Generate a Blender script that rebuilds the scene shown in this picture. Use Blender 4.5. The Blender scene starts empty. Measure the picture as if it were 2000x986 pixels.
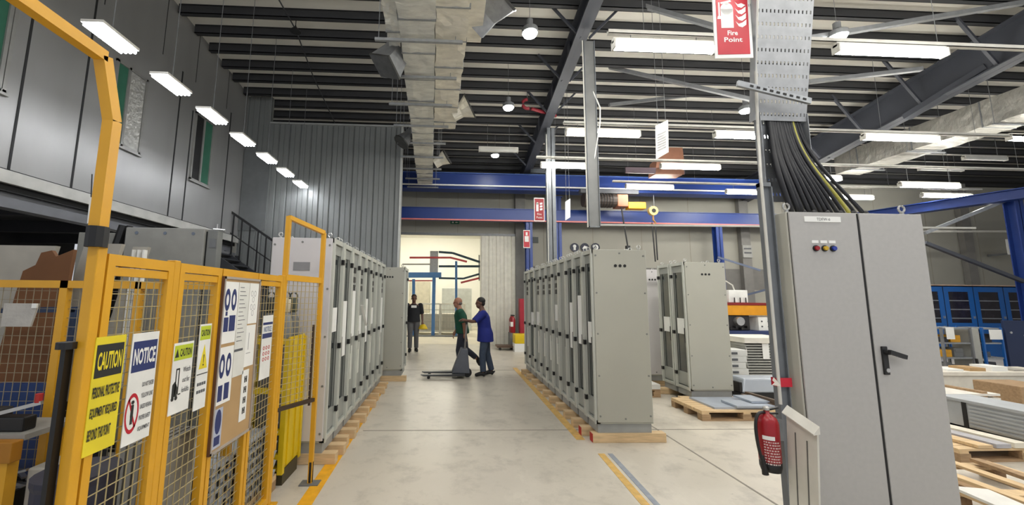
import bpy, bmesh, math, random
from mathutils import Vector, Matrix
random.seed(7)
SC = bpy.context.scene
COL = SC.collection
V = Vector

# ---------------------------------------------------------------- camera model (2000 x 986 frame)
F, CX, CY = 753.5, 907.3, 488.1
YAW, PITCH, ROLL = .0414, .124, .01035
_f = V((math.sin(YAW)*math.cos(PITCH), math.cos(YAW)*math.cos(PITCH), math.sin(PITCH)))
_r0 = V((math.cos(YAW), -math.sin(YAW), 0)); _u0 = _r0.cross(_f)
_r = math.cos(ROLL)*_r0 + math.sin(ROLL)*_u0
_u = -math.sin(ROLL)*_r0 + math.cos(ROLL)*_u0
EYE = V((0, 0, 1.6))
def at(px, py, X=None, Y=None, Z=None):
    """point on a world plane X=, Y= or Z= seen at a photograph pixel"""
    d = _f + _r*((px-CX)/F) - _u*((py-CY)/F)
    t = Y/d.y if Y is not None else X/d.x if X is not None else (Z-1.6)/d.z
    return EYE + d*t
cd = bpy.data.cameras.new('camera'); cam = bpy.data.objects.new('camera', cd); COL.objects.link(cam)
m3 = Matrix((_r, _u, -_f)).transposed()
cam.matrix_world = Matrix.Translation(EYE) @ m3.to_4x4()
cd.sensor_width = 36; cd.lens = F*36/2000
cd.shift_x = (1000-CX)/2000; cd.shift_y = (CY-493)/2000
cd.clip_start = .05; cd.clip_end = 200
SC.camera = cam

# ---------------------------------------------------------------- materials
def lin(c):
    c /= 255
    return c/12.92 if c <= .04045 else ((c+.055)/1.055)**2.4
MATS = {}
def M(name, rgb, rough=.5, metal=0., var=.08, scale=6., bump=0., bscale=None, emit=0., alpha=1., trans=0., stretch=(1,1,1), spec=.5):
    if name in MATS: return MATS[name]
    m = bpy.data.materials.new(name); m.use_nodes = True
    nt = m.node_tree; b = nt.nodes['Principled BSDF']; L = nt.links.new
    c = tuple(lin(v) for v in rgb)
    b.inputs['Roughness'].default_value = rough; b.inputs['Metallic'].default_value = metal
    b.inputs['Specular IOR Level'].default_value = spec
    tc = nt.nodes.new('ShaderNodeTexCoord'); mp = nt.nodes.new('ShaderNodeMapping'); mp.inputs['Scale'].default_value = stretch
    L(tc.outputs['Object'], mp.inputs['Vector'])
    n = nt.nodes.new('ShaderNodeTexNoise'); n.inputs['Scale'].default_value = scale; n.inputs['Detail'].default_value = 6
    L(mp.outputs['Vector'], n.inputs['Vector'])
    r = nt.nodes.new('ShaderNodeValToRGB'); r.color_ramp.elements[0].position = .3; r.color_ramp.elements[1].position = .7
    r.color_ramp.elements[0].color = tuple(v*(1-var) for v in c)+(1,)
    r.color_ramp.elements[1].color = tuple(min(1, v*(1+var)) for v in c)+(1,)
    L(n.outputs['Fac'], r.inputs['Fac']); L(r.outputs['Color'], b.inputs['Base Color'])
    if bump:
        n2 = nt.nodes.new('ShaderNodeTexNoise'); n2.inputs['Scale'].default_value = bscale or scale*4; n2.inputs['Detail'].default_value = 3
        L(mp.outputs['Vector'], n2.inputs['Vector'])
        bp = nt.nodes.new('ShaderNodeBump'); bp.inputs['Strength'].default_value = bump; bp.inputs['Distance'].default_value = .02
        L(n2.outputs['Fac'], bp.inputs['Height']); L(bp.outputs['Normal'], b.inputs['Normal'])
    if emit:
        b.inputs['Emission Color'].default_value = c+(1,); b.inputs['Emission Strength'].default_value = emit
    if trans: b.inputs['Transmission Weight'].default_value = trans
    if alpha < 1: b.inputs['Alpha'].default_value = alpha
    MATS[name] = m
    return m
def concrete():
    m = M('floor_concrete', (200, 193, 180), .34, 0, .09, .9)
    nt = m.node_tree; L = nt.links.new; b = nt.nodes['Principled BSDF']
    tc = [n for n in nt.nodes if n.type == 'TEX_COORD'][0]
    base = b.inputs['Base Color'].links[0].from_socket
    def layer(base, scale, detail, p0, p1, col, stretch=(1,1,1)):
        mp = nt.nodes.new('ShaderNodeMapping'); mp.inputs['Scale'].default_value = stretch; L(tc.outputs['Object'], mp.inputs['Vector'])
        n = nt.nodes.new('ShaderNodeTexNoise'); n.inputs['Scale'].default_value = scale; n.inputs['Detail'].default_value = detail; n.inputs['Roughness'].default_value = .7
        L(mp.outputs['Vector'], n.inputs['Vector'])
        r = nt.nodes.new('ShaderNodeValToRGB'); r.color_ramp.elements[0].position = p0; r.color_ramp.elements[1].position = p1
        r.color_ramp.elements[0].color = (0,0,0,1); r.color_ramp.elements[1].color = (1,1,1,1)
        L(n.outputs['Fac'], r.inputs['Fac'])
        mx = nt.nodes.new('ShaderNodeMixRGB'); mx.inputs['Color2'].default_value = tuple(lin(v) for v in col)+(1,)
        L(r.outputs['Color'], mx.inputs['Fac']); L(base, mx.inputs['Color1'])
        return mx.outputs['Color'], r.outputs['Color']
    o, _ = layer(base, 3.5, 10, .5, .78, (164, 158, 147))
    o, _ = layer(o, 1.6, 9, .58, .85, (218, 212, 198), (1, .35, 1))
    o, _ = layer(o, 9, 8, .64, .80, (116, 111, 103))
    o, s = layer(o, 26, 4, .70, .80, (106, 100, 92))
    L(o, b.inputs['Base Color'])
    return m
def foil(name, rgb, rough=.38):
    return M(name, rgb, rough, .3, .16, 4, 1., 7, stretch=(1, 2.6, 1.6))

cab_grey = M('cabinet_grey', (180, 182, 173), .42, 0, .03, 3)
cab_side = M('cabinet_side_panel', (168, 167, 156), .45, 0, .03, 2)
cab_white = M('cabinet_white', (202, 199, 200), .5, 0, .03, 3)
big_grey = M('control_cabinet_grey', (172, 170, 167), .48, 0, .03, 30)
big_side = M('control_cabinet_side', (190, 188, 176), .5, 0, .04, 4)
gap_dark = M('dark_gasket', (24, 24, 24), .7)
black = M('black_plastic', (20, 20, 21), .45)
glassm = M('cabinet_window', (52, 57, 56), .12, 0, .1, 1.5, spec=.8)
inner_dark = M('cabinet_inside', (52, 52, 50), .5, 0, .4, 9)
paper = M('white_paper', (232, 232, 228), .8, 0, .02)
steel = M('bright_steel', (190, 190, 188), .3, .8)
galv = M('galvanised_steel', (150, 153, 156), .42, .55, .12, 14)
galv_d = M('grey_steel', (120, 122, 124), .5, .3, .1, 10)
timber = M('pale_timber', (206, 178, 138), .75, 0, .16, 5, stretch=(1, 8, 8))
timber_d = M('worn_timber', (158, 130, 98), .8, 0, .2, 5, stretch=(1, 8, 8))
redpaint = M('red_paint', (176, 44, 40), .6)
yel = M('fence_yellow', (214, 158, 34), .42, 0, .06, 4)
yel_b = M('bright_yellow', (222, 190, 20), .45, 0, .06, 4)
wire = M('zinc_wire', (176, 160, 116), .45, .2)
roofm = M('roof_sheet', (226, 223, 214), .6, 0, .06, .8)
purlm = M('purlin_dark', (50, 51, 54), .6, 0, .1, 1.5)
raft = M('rafter_grey', (62, 65, 73), .55, 0, .1, 2)
colm = M('column_grey', (112, 116, 120), .5, 0, .12, 5)
blue = M('crane_blue', (30, 58, 128), .4, 0, .06, 2)
blue_l = M('locker_blue', (22, 88, 160), .42, 0, .06, 2)
navy = M('navy_blue', (20, 38, 74), .5, 0, .06, 2)
wallbeige = M('wall_beige', (152, 150, 140), .7, 0, .05, .7)
wallwhite = M('wall_white', (236, 235, 226), .7, 0, .03, .6)
silver = M('silver_panel', (150, 150, 148), .38, .35, .1, 1.2, stretch=(1, 1, .3))
ribm = M('ribbed_sheet', (122, 125, 124), .5, .15, .08, 1)
seam = M('seam_dark', (28, 29, 30), .7)
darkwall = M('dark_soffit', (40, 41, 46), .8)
tube_on = M('tube_lit', (255, 252, 244), .5, emit=60)
tube_cool = M('tube_lit_cool', (246, 248, 255), .5, emit=34)
tube_off = M('tube_unlit', (206, 206, 200), .5)
lampm = M('bay_lamp_lit', (255, 255, 250), .5, emit=120)
housing = M('fitting_white', (206, 204, 196), .5)
signred = M('sign_red', (186, 28, 46), .45)
signwhite = M('sign_white', (230, 230, 226), .5)
signyel = M('sign_yellow', (226, 206, 44), .5)
signblk = M('sign_black', (38, 40, 38), .5)
signblue = M('sign_navy', (40, 52, 104), .5)
signlime = M('sign_lime', (186, 200, 50), .5)
txt_grey = M('print_grey', (86, 88, 92), .6)
ext_red = M('extinguisher_red', (150, 22, 32), .3)
cable_m = M('cable_black', (26, 27, 32), .5)
card = M('cardboard', (178, 146, 102), .8, 0, .06, 5)
brown = M('brown_board', (112, 74, 44), .8, 0, .1, 4)
duct_a = foil('duct_foil', (214, 214, 208))
duct_b = foil('duct_foil_warm', (226, 222, 210))
sheet_m = M('grey_sheet', (172, 178, 186), .4, .2, .06, 3)
orange = M('machine_orange', (220, 150, 24), .45)
skin_a = M('skin', (150, 104, 82), .55, 0, .05)
skin_b = M('skin_dark', (104, 72, 58), .55, 0, .05)
hair_b = M('hair_black', (22, 20, 20), .7)
shirt_g = M('shirt_green', (14, 74, 54), .8, 0, .1, 10)
shirt_b = M('shirt_blue', (20, 34, 118), .8, 0, .1, 10)
shirt_k = M('shirt_black', (24, 26, 32), .8, 0, .1, 10)
jeans = M('jeans_blue', (60, 72, 92), .85, 0, .15, 12)
trou_g = M('trousers_dark', (44, 48, 60), .85, 0, .12, 12)
trou_c = M('trousers_grey', (92, 92, 94), .85, 0, .12, 12)
shoe_m = M('shoe_black', (22, 22, 24), .6)
truck_m = M('truck_grey', (88, 92, 102), .5, 0, .1, 6)

# ---------------------------------------------------------------- mesh helper
def root_of(o):
    while o.parent: o = o.parent
    return o
class MB:
    def __init__(s): s.bm = bmesh.new()
    def hexa(s, p):
        v = [s.bm.verts.new(q) for q in p]
        for f in ((0,3,2,1),(4,5,6,7),(0,1,5,4),(1,2,6,5),(2,3,7,6),(3,0,4,7)): s.bm.faces.new([v[i] for i in f])
        return s
    def box(s, x0, y0, z0, x1, y1, z1):
        x0,x1 = sorted((x0,x1)); y0,y1 = sorted((y0,y1)); z0,z1 = sorted((z0,z1))
        return s.hexa([(x0,y0,z0),(x1,y0,z0),(x1,y1,z0),(x0,y1,z0),(x0,y0,z1),(x1,y0,z1),(x1,y1,z1),(x0,y1,z1)])
    def bar(s, p, q, w, h=None, up=(0,0,1)):
        h = h or w; p = V(p); q = V(q); d = (q-p).normalized(); up = V(up)
        if abs(d.dot(up)) > .98: up = V((0,1,0)) if abs(d.y) < .9 else V((1,0,0))
        a = d.cross(up).normalized()*w/2; b = a.cross(d).normalized()*h/2
        return s.hexa([p-a-b,p+a-b,p+a+b,p-a+b,q-a-b,q+a-b,q+a+b,q-a+b])
    def tube(s, pts, r, n=8, r1=None, cap=True):
        pts = [V(p) for p in pts]; N = len(pts); rings = []
        ref = None
        for i, p in enumerate(pts):
            d = (pts[min(i+1,N-1)]-pts[max(i-1,0)]).normalized()
            if ref is None: ref = V((0,0,1)) if abs(d.z) < .9 else V((1,0,0))
            a = d.cross(ref).normalized(); b = d.cross(a).normalized(); ref = b.cross(d)*-1 if False else ref
            rr = r if r1 is None else r+(r1-r)*i/(N-1)
            if isinstance(r, (list,tuple)): rr = r[i]
            rings.append([s.bm.verts.new(p+a*rr*math.cos(2*math.pi*k/n)+b*rr*math.sin(2*math.pi*k/n)) for k in range(n)])
        for i in range(N-1):
            for k in range(n):
                s.bm.faces.new((rings[i][k],rings[i][(k+1)%n],rings[i+1][(k+1)%n],rings[i+1][k]))
        if cap: s.bm.faces.new(rings[0][::-1]); s.bm.faces.new(rings[-1])
        return s
    def lathe(s, c, prof, n=20, axis='z'):
        c = V(c); rings = []
        for r, z in prof:
            ring = []
            for k in range(n):
                a = 2*math.pi*k/n
                o = V((r*math.cos(a), r*math.sin(a), z)) if axis == 'z' else V((r*math.cos(a), z, r*math.sin(a))) if axis == 'y' else V((z, r*math.cos(a), r*math.sin(a)))
                ring.append(s.bm.verts.new(c+o))
            rings.append(ring)
        for i in range(len(prof)-1):
            for k in range(n): s.bm.faces.new((rings[i][k],rings[i][(k+1)%n],rings[i+1][(k+1)%n],rings[i+1][k]))
        s.bm.faces.new(rings[0][::-1]); s.bm.faces.new(rings[-1])
        return s
    def prism(s, pts, d):
        d = V(d); a = [s.bm.verts.new(V(p)) for p in pts]; b = [s.bm.verts.new(V(p)+d) for p in pts]; n = len(a)
        s.bm.faces.new(a[::-1]); s.bm.faces.new(b)
        for i in range(n): s.bm.faces.new((a[i],a[(i+1)%n],b[(i+1)%n],b[i]))
        return s
    def ell(s, c, r, seg=16, rot=None):
        mt = Matrix.Translation(V(c)) @ (rot.to_4x4() if rot else Matrix.Identity(4)) @ Matrix.Diagonal((r[0],r[1],r[2],1))
        bmesh.ops.create_uvsphere(s.bm, u_segments=seg, v_segments=seg//2+2, radius=1, matrix=mt)
        return s
    def text(s, body, o, u, v, width=None, height=.1, n_off=(0,0,0), bold=.0, center=False):
        """lettering: o is the lower left corner, u to the right, v up"""
        cu = bpy.data.curves.new('t','FONT'); cu.body = body; cu.size = 1; cu.offset = bold; cu.resolution_u = 2
        ob = bpy.data.objects.new('t', cu); COL.objects.link(ob)
        dg = bpy.context.evaluated_depsgraph_get(); me = bpy.data.meshes.new_from_object(ob.evaluated_get(dg))
        xs = [q.co.x for q in me.vertices]; ys = [q.co.y for q in me.vertices]
        if xs:
            x0, y0 = min(xs), min(ys); sx = (width/(max(xs)-x0)) if width else height/(max(ys)-y0); sy = height/(max(ys)-y0)
            o = V(o)+V(n_off); u = V(u); v = V(v); c = (max(xs)-x0)*sx/2 if center else 0
            vs = [s.bm.verts.new(o+u*((q.co.x-x0)*sx-c)+v*((q.co.y-y0)*sy)) for q in me.vertices]
            for p in me.polygons:
                try: s.bm.faces.new([vs[i] for i in p.vertices])
                except ValueError: pass
        bpy.data.objects.remove(ob); bpy.data.curves.remove(cu); bpy.data.meshes.remove(me)
        return s
    def crinkle(s, seed, cuts=44, amp=.012):
        long_ = [e for e in s.bm.edges if e.calc_length() > 2]; short = [e for e in s.bm.edges if e.calc_length() <= 2]
        bmesh.ops.subdivide_edges(s.bm, edges=long_, cuts=cuts, use_grid_fill=True)
        bmesh.ops.subdivide_edges(s.bm, edges=[e for e in s.bm.edges if .1 < e.calc_length() and abs((e.verts[0].co-e.verts[1].co).normalized().y) < .7], cuts=3, use_grid_fill=True)
        rr = random.Random(seed)
        for v in s.bm.verts: v.co += V((rr.uniform(-1,1),rr.uniform(-1,1),rr.uniform(-1,1)))*amp
        return s
    def build(s, name, mat, parent=None, smooth=False, bevel=0., fixn=True):
        if bevel:
            bmesh.ops.bevel(s.bm, geom=list(s.bm.edges), offset=bevel, segments=2, affect='EDGES', profile=.5, clamp_overlap=True)
        if fixn: bmesh.ops.recalc_face_normals(s.bm, faces=s.bm.faces)
        off = root_of(parent).location if parent else V((0,0,0))
        if parent is None:
            xs = [v.co for v in s.bm.verts]; off = V((sum(v.x for v in xs)/len(xs), sum(v.y for v in xs)/len(xs), min(v.z for v in xs)))
        for v in s.bm.verts: v.co -= off
        me = bpy.data.meshes.new(name); s.bm.to_mesh(me); s.bm.free(); me.materials.append(mat)
        if smooth:
            for p in me.polygons: p.use_smooth = True
        o = bpy.data.objects.new(name, me); COL.objects.link(o)
        if parent: o.parent = parent
        else: o.location = off
        return o
def thing(name, label, cat, loc=(0,0,0), group=None):
    o = bpy.data.objects.new(name, None); COL.objects.link(o); o.location = V(loc); o.empty_display_size = .1
    o['label'] = label; o['category'] = cat
    if group: o['group'] = group
    return o
def tag(o, label, cat, group=None, kind=None):
    o['label'] = label; o['category'] = cat
    if group: o['group'] = group
    if kind: o['kind'] = kind
    return o
def struct(name, mb, mat, parent=None, **k):
    o = mb.build(name, mat, parent, **k)
    if not parent: o['kind'] = 'structure'
    return o
def sroot(name, loc=(0,0,0)):
    o = bpy.data.objects.new(name, None); COL.objects.link(o); o.location = V(loc); o['kind'] = 'structure'
    return o
class Plate:
    """a flat rectangular board: o top-left corner, u right, w down (unit), n towards the viewer"""
    def __init__(s, o, u, w):
        s.o = V(o); s.u = V(u).normalized(); s.w = V(w).normalized(); s.n = s.w.cross(s.u).normalized()
    def pt(s, a, b, d=0): return s.o+s.u*a+s.w*b+s.n*d
    def rect(s, mb, a0, b0, a1, b1, d0, d1):
        mb.hexa([s.pt(a0,b0,d0),s.pt(a1,b0,d0),s.pt(a1,b1,d0),s.pt(a0,b1,d0),s.pt(a0,b0,d1),s.pt(a1,b0,d1),s.pt(a1,b1,d1),s.pt(a0,b1,d1)]); return mb
    def disc(s, mb, a, b, r, d0, d1, n=20, rin=None, sq=1.):
        P = lambda rr, k, d: s.pt(a+rr*math.cos(2*math.pi*k/n), b+rr*sq*math.sin(2*math.pi*k/n), d)
        if rin is None: mb.prism([P(r,k,d0) for k in range(n)], s.n*(d1-d0))
        else:
            for k in range(n):
                mb.hexa([P(r,k,d0),P(r,k+1,d0),P(rin,k+1,d0),P(rin,k,d0),P(r,k,d1),P(r,k+1,d1),P(rin,k+1,d1),P(rin,k,d1)])
        return mb
    def poly(s, mb, pts, d0, d1): mb.prism([s.pt(a,b,d0) for a,b in pts], s.n*(d1-d0)); return mb
    def text(s, mb, body, a, b, width, height, d, bold=.0):
        """a,b: lower-left corner of the lettering"""
        return mb.text(body, s.pt(a,b,d), s.u, -s.w, width, height, bold=bold)

# ================================================================ SETTING
floor = struct('floor', MB().box(-12,-2,-.2,26,30,0), concrete())
jm = M('joint_dark', (138, 132, 122), .8)
struct('floor_joint', MB().box(2.62,2,0,2.64,13.4,.002), jm, floor)
struct('floor_joint', MB().box(-1.0,4.93,0,14,4.945,.002), jm, floor)
struct('floor_joint', MB().box(-1.2,8.9,0,14,8.915,.002), jm, floor)
ymark = M('floor_yellow', (226, 166, 30), .5, 0, .18, 9)
ymark_w = M('floor_yellow_worn', (206, 168, 96), .5, 0, .2, 14)
bmark_w = M('floor_blue_worn', (142, 148, 158), .5, 0, .15, 14)
trim = struct('trim_1', MB().hexa([(-1.11,1.5,.0),(-1.0,1.5,.0),(-1.1,7.6,.0),(-1.22,7.6,.0),(-1.11,1.5,.003),(-1.0,1.5,.003),(-1.1,7.6,.003),(-1.22,7.6,.003)]), ymark)
struct('trim_2', MB().hexa([(1.50,4.6,0),(1.60,4.6,0),(1.63,9.2,0),(1.53,9.2,0),(1.50,4.6,.003),(1.60,4.6,.003),(1.63,9.2,.003),(1.53,9.2,.003)]), ymark_w)
struct('trim_3', MB().hexa([(1.51,2.5,0),(1.58,2.5,0),(1.66,4.2,0),(1.59,4.2,0),(1.51,2.5,.003),(1.58,2.5,.003),(1.66,4.2,.003),(1.59,4.2,.003)]), ymark_w)
struct('trim_4', MB().hexa([(1.61,2.5,0),(1.66,2.5,0),(1.745,4.2,0),(1.695,4.2,0),(1.61,2.5,.003),(1.66,2.5,.003),(1.745,4.2,.003),(1.695,4.2,.003)]), bmark_w)

S = .126
def rz(y): return 7.07-S*(y-6.8)
# roof: ribbed sheet falling away from the camera
mb = MB()
mb.hexa([(-12,-2,rz(-2)),(26,-2,rz(-2)),(26,24,rz(24)),(-12,24,rz(24)),(-12,-2,rz(-2)+.08),(26,-2,rz(-2)+.08),(26,24,rz(24)+.08),(-12,24,rz(24)+.08)])
ceil = struct('ceiling', mb, roofm)
for k in range(-5, 15):
    y = 6.87+.475*k
    if k % 5 == 4 : y -= .03
    m = MB(); zt = rz(y)
    m.box(-5.15, y, zt-.19, 25, y+.012, zt-.005); m.box(-5.15, y, zt-.19, 25, y+.10, zt-.178); m.box(-5.15, y+.088, zt-.19, 25, y+.10, zt-.15)
    m.box(-5.15, y, zt-.03, 25, y+.09, zt-.017)
    o = struct('roof_purlin', m, purlm); o['group'] = 'roof purlins'

# silver mezzanine wall on the left (faces the aisle)
wl = struct('wall_left', MB().hexa([(-5.3,1,3.03),(-5.2,1,3.03),(-5.2,9.6,3.03),(-5.3,9.6,3.03),(-5.3,1,rz(1)),(-5.2,1,rz(1)),(-5.2,9.6,rz(9.6)),(-5.3,9.6,rz(9.6))]), silver)
for y in (2.2, 3.4, 4.62, 5.38, 7.22, 7.61, 8.9):
    struct('panel_seam', MB().box(-5.203,y-.014,3.03,-5.194,y+.014,5.9 if y != 7.61 else 5.3), seam, wl)
for y in (3.3, 4.3, 5.5, 6.69, 7.6, 8.7):
    struct('panel_seam', MB().box(-5.203,y-.006,5.9,-5.196,y+.006,rz(y)-.02), seam, wl)
struct('panel_seam', MB().box(-5.203,1,3.03,-5.194,9.6,3.05), seam, wl)
green_g = M('green_glass', (56, 104, 84), .15, 0, .1, 3)
curt = M('foil_curtain', (150, 150, 146), .35, .4, .2, 8, .7, 14)
def wall_window(n, y0, y1, z0, z1, ysplit, green_left):
    fr = MB()
    for a in (y0, ysplit-.02, y1-.04): fr.box(-5.22,a,z0,-5.17,a+.04,z1)
    fr.box(-5.22,y0,z0,-5.17,y1,z0+.04); fr.box(-5.22,y0,z1-.04,-5.17,y1,z1); fr.box(-5.22,y0-.02,z0-.03,-5.15,y1+.02,z0)
    w = struct('window_%d' % n, fr, M('window_aluminium', (150,150,146), .4, .4))
    a, b = (green_g, curt) if green_left else (gap_dark, green_g)
    g = MB().box(-5.199,y0+.03,z0+.03,-5.19,ysplit,z1-.03); struct('pane', g, a, w)
    g = MB()
    if not green_left: g.box(-5.199,ysplit,z0+.03,-5.19,y1-.03,z1-.03)
    else:
        k = 9
        for i in range(k):
            ya = ysplit+.02+(y1-.05-ysplit)*i/k; yb = ysplit+.02+(y1-.05-ysplit)*(i+1)/k; ym = (ya+yb)/2
            g.prism([(-5.199,ya,z0+.04),(-5.18,ym,z0+.04),(-5.199,yb,z0+.04)], (0,0,z1-z0-.08))
    struct('curtain' if green_left else 'pane', g, b, w)
wall_window(1, 3.75, 4.45, 3.9, 5.2, 4.38, True)
wall_window(2, 5.80, 6.42, 3.91, 5.24, 6.05, True)
wall_window(3, 7.68, 8.30, 3.9, 5.32, 7.98, False)
# mezzanine edge, floor slab and the dark space below
fasc = M('fascia_grey', (176,176,170), .5, .1, .15, 4)
tr = struct('trim_5', MB().box(-5.22,1,2.88,-5.16,9.6,3.03), fasc)
struct('trim_6', MB().box(-5.5,1,2.62,-5.3,9.6,2.80), M('edge_beam', (108,110,114), .5, .2))
struct('trim_7', MB().box(-5.36,1,2.80,-5.24,9.6,2.88), seam)
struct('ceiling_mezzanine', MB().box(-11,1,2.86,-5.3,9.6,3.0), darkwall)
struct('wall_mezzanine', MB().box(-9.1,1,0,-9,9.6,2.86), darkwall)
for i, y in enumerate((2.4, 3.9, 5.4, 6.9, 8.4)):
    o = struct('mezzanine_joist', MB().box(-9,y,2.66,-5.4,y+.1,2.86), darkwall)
# ribbed partition at the end of the mezzanine
def ribbed(x0, x1, z0f, z1f, y):
    m = MB(); pts = []; x = x0; p = .27
    while x < x1-.01:
        xe = min(x+p, x1)
        pts += [(x, y), (min(x+.022,xe), y+.03), (min(x+.044,xe), y), (min(x+.15,xe), y), (min(x+.158,xe), y+.012), (min(x+.166,xe), y)]
        x = xe
    pts.append((x1, y))
    b = m.bm
    lo = [b.verts.new((a, c, z0f)) for a, c in pts]; hi = [b.verts.new((a, c, z1f(a))) for a, c in pts]
    for i in range(len(pts)-1): b.faces.new((lo[i],lo[i+1],hi[i+1],hi[i]))
    m.box(x0, y+.04, z0f, x1, y+.12, z1f(x0))
    return m
wb = struct('wall_back_left', ribbed(-5.2, -1.25, 0, lambda x: 5.98, 9.6), ribm, fixn=False)
struct('upper_sheet', ribbed(-5.2, -4.6, 5.98, lambda x: rz(9.6)-.02, 9.6), ribm, wb, fixn=False)
struct('capping', MB().box(-4.6,9.56,5.97,-1.22,9.72,6.01), M('capping_light', (176,178,176), .4, .3), wb)
struct('corner_trim', MB().box(-1.27,9.57,0,-1.22,9.74,6.0), M('corner_light', (182,184,180), .4, .2), wb)
dm = MB().box(-5.19,9.585,3.2,-4.55,9.6,5.26)
d2 = struct('door_2', dm, M('stair_door', (108,111,111), .5, .1))
# far wall with the wide opening
YF = 13.6
mb = MB(); mb.box(-12,YF,0,-1.72,YF+.15,6.2); mb.box(-1.72,YF,3.86,2.33,YF+.15,6.2); mb.box(2.33,YF,0,26,YF+.15,6.2)
wf = struct('wall_far', mb, wallbeige)
for x in (-1.2, .3, 1.8, 3.4, 5.2, 7, 8.8, 10.6, 12.4, 14.2, 16, 18, 20, 22):
    struct('panel_seam', MB().box(x,YF-.004,0 if x > 2.4 else 3.9,x+.02,YF+.01,6.1), M('seam_beige', (140,135,122), .7), wf)
struct('header_trim', MB().box(-1.72,YF-.03,3.8,2.33,YF,3.9), M('trim_pale', (196,192,180), .6), wf)
dgrey = M('wainscot_grey', (112,110,106), .7)
struct('dado_band', MB().box(2.9,YF-.02,2.0,16,YF,2.75), dgrey, wf)
d1 = struct('door_1', ribbed(1.12, 2.36, 0.02, lambda x: 3.84, YF-.12), M('sliding_door', (222,219,206), .6), fixn=False)
struct('door_rail', MB().box(-1.9,YF-.14,3.8,2.5,YF-.03,3.88), galv_d, d1)
pil = M('pilaster_grey', (118,116,112), .6)
for i, x in enumerate((2.36, 10.6, 19.2)):
    struct('trim_%d' % (8+i), MB().box(x,YF-.2,0,x+.34,YF-.02,6.1), pil)
struct('wall_right', MB().box(25,1,0,25.15,YF,6.9), wallbeige)
# back room
struct('floor_back_room', MB().box(-6,YF+.15,-.02,7,23,.001), M('floor_pale', (206,198,180), .4, 0, .1, 1.5))
struct('wall_back_room', MB().box(-6,22.5,0,7,22.6,5.6), wallwhite)
struct('wall_back_room_side', MB().box(-4.6,YF+.15,0,-4.5,22.5,5.6), wallwhite)
struct('wall_back_room_right', MB().box(2.6,YF+.15,0,2.7,22.5,5.6), wallwhite)
struct('ceiling_back_room', MB().box(-4.6,YF+.15,5.2,2.7,22.5,5.3), wallwhite)

# ---------------------------------------------------------------- rafters and columns
def ibeam(m, p, q, w, h, up=(0,0,1)):
    p = V(p); q = V(q); u = V((0,0,1)) if abs((q-p).normalized().z) < .9 else V((0,1,0))
    m.bar(p, q, .02, h); m.bar(p+u*(h/2-.012), q+u*(h/2-.012), w, .024); m.bar(p-u*(h/2-.012), q-u*(h/2-.012), w, .024)
    return m
XR = 2.5
r1 = sroot('rafter_beam', (XR, 9.5, 0))
ibeam_m = ibeam(MB(), (2.36,4.2,rz(4.2)-.43), (2.62,13.5,rz(13.5)-.40), .24, .40).build('beam', raft, r1)
for y in (5.4, 6.6, 7.8, 9.0, 10.4, 11.8):
    for s in (-1, 1):
        MB().bar((XR+s*.08,y,rz(y)-.62), (XR+s*.62,y-.05,rz(y)-.06), .04, .04).build('fly_brace', raft, r1)
for y in (5.9, 7.2, 8.5, 9.8):
    MB().bar((XR-.12,y,rz(y)-.6), (XR-.12,y,rz(y)-.24), .012, .16).build('stiffener', raft, r1)
ca = sroot('column_grey_post', (XR+.05, 9.75, 0))
ibeam(MB(), (2.65,9.75,0), (2.65,9.75,rz(9.75)-.6), .2, .24).build('shaft', colm, ca)
MB().box(2.50,9.6,5.0,2.80,9.9,5.04).build('cap_plate', colm, ca)
MB().bar((2.65,9.88,5.0), (2.68,12.1,5.75), .09, .12).build('knee_brace', colm, ca)
MB().tube([(2.52,9.60,0),(2.52,9.60,5.9)], .014, 6).build('conduit', housing, ca)
r2 = sroot('rafter_beam', (10.3, 9, 0))
a = at(2000,70,X=10.3); b = at(1590,345,X=11.2)
ibeam(MB(), (10.25,4,rz(4)-.75), (10.9,13.5,rz(13.5)-.62), .3, .75).build('beam', raft, r2)
for y in (5.2, 6.4, 7.6, 8.8, 10):
    for s in (-1, 1):
        MB().bar((10.5+s*.12,y,rz(y)-1.05), (10.5+s*.95,y-.05,rz(y)-.06), .05, .05).build('fly_brace', raft, r2)
MB().bar((10.35,7.9,rz(7.9)-1.15), (10.5,6.6,rz(6.6)-.9), .2, .12).build('haunch', raft, r2)
# cross bracing between the rafters under the purlins
for i, (p, q) in enumerate(((at(1215,0,Y=6.6), at(1475,75,Y=5.6)), (at(1185,130,Y=8.2), at(1470,195,Y=6.9)), (at(1580,75,Y=5.4), at(2000,5,Y=5.4)), (at(1580,160,Y=6.6), at(1800,135,Y=6.2)), (at(1190,205,Y=8.8), at(1480,170,Y=9.2)))):
    o = struct('roof_brace', MB().bar(p, q, .07, .07), galv_d)

# ================================================================ LIGHTS (fittings)
def wires(m, x, y, z):
    m.tube([(x,y,z),(x,y,rz(y)-.004)], .004, 4, cap=False)
def tube_fitting(x0, x1, y, z, label, lit=True, group='ceiling tube lights', wide=.10):
    t = thing('tube_light', label, 'ceiling light', ((x0+x1)/2, y, z), group)
    MB().box(x0,y-.03,z+.08,x1,y+.03,z+.15).box(x0,y-wide/2-.004,z-.004,x0+.02,y+wide/2+.004,z+.11).box(x1-.02,y-wide/2-.004,z-.004,x1,y+wide/2+.004,z+.11).build('housing', housing, t)
    MB().box(x0+.02,y-wide/2,z,x1-.02,y+wide/2,z+.08).build('diffuser', tube_on if lit else tube_off, t, bevel=.02)
    m = MB()
    for xx in (x0+.25, x1-.25):
        m.tube([(xx,y,z+.15),(xx,y,5.155 if lit else rz(y)-.004)], .006, 5, cap=False)
    m.build('suspension_wire', galv_d, t)
    return t
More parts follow.
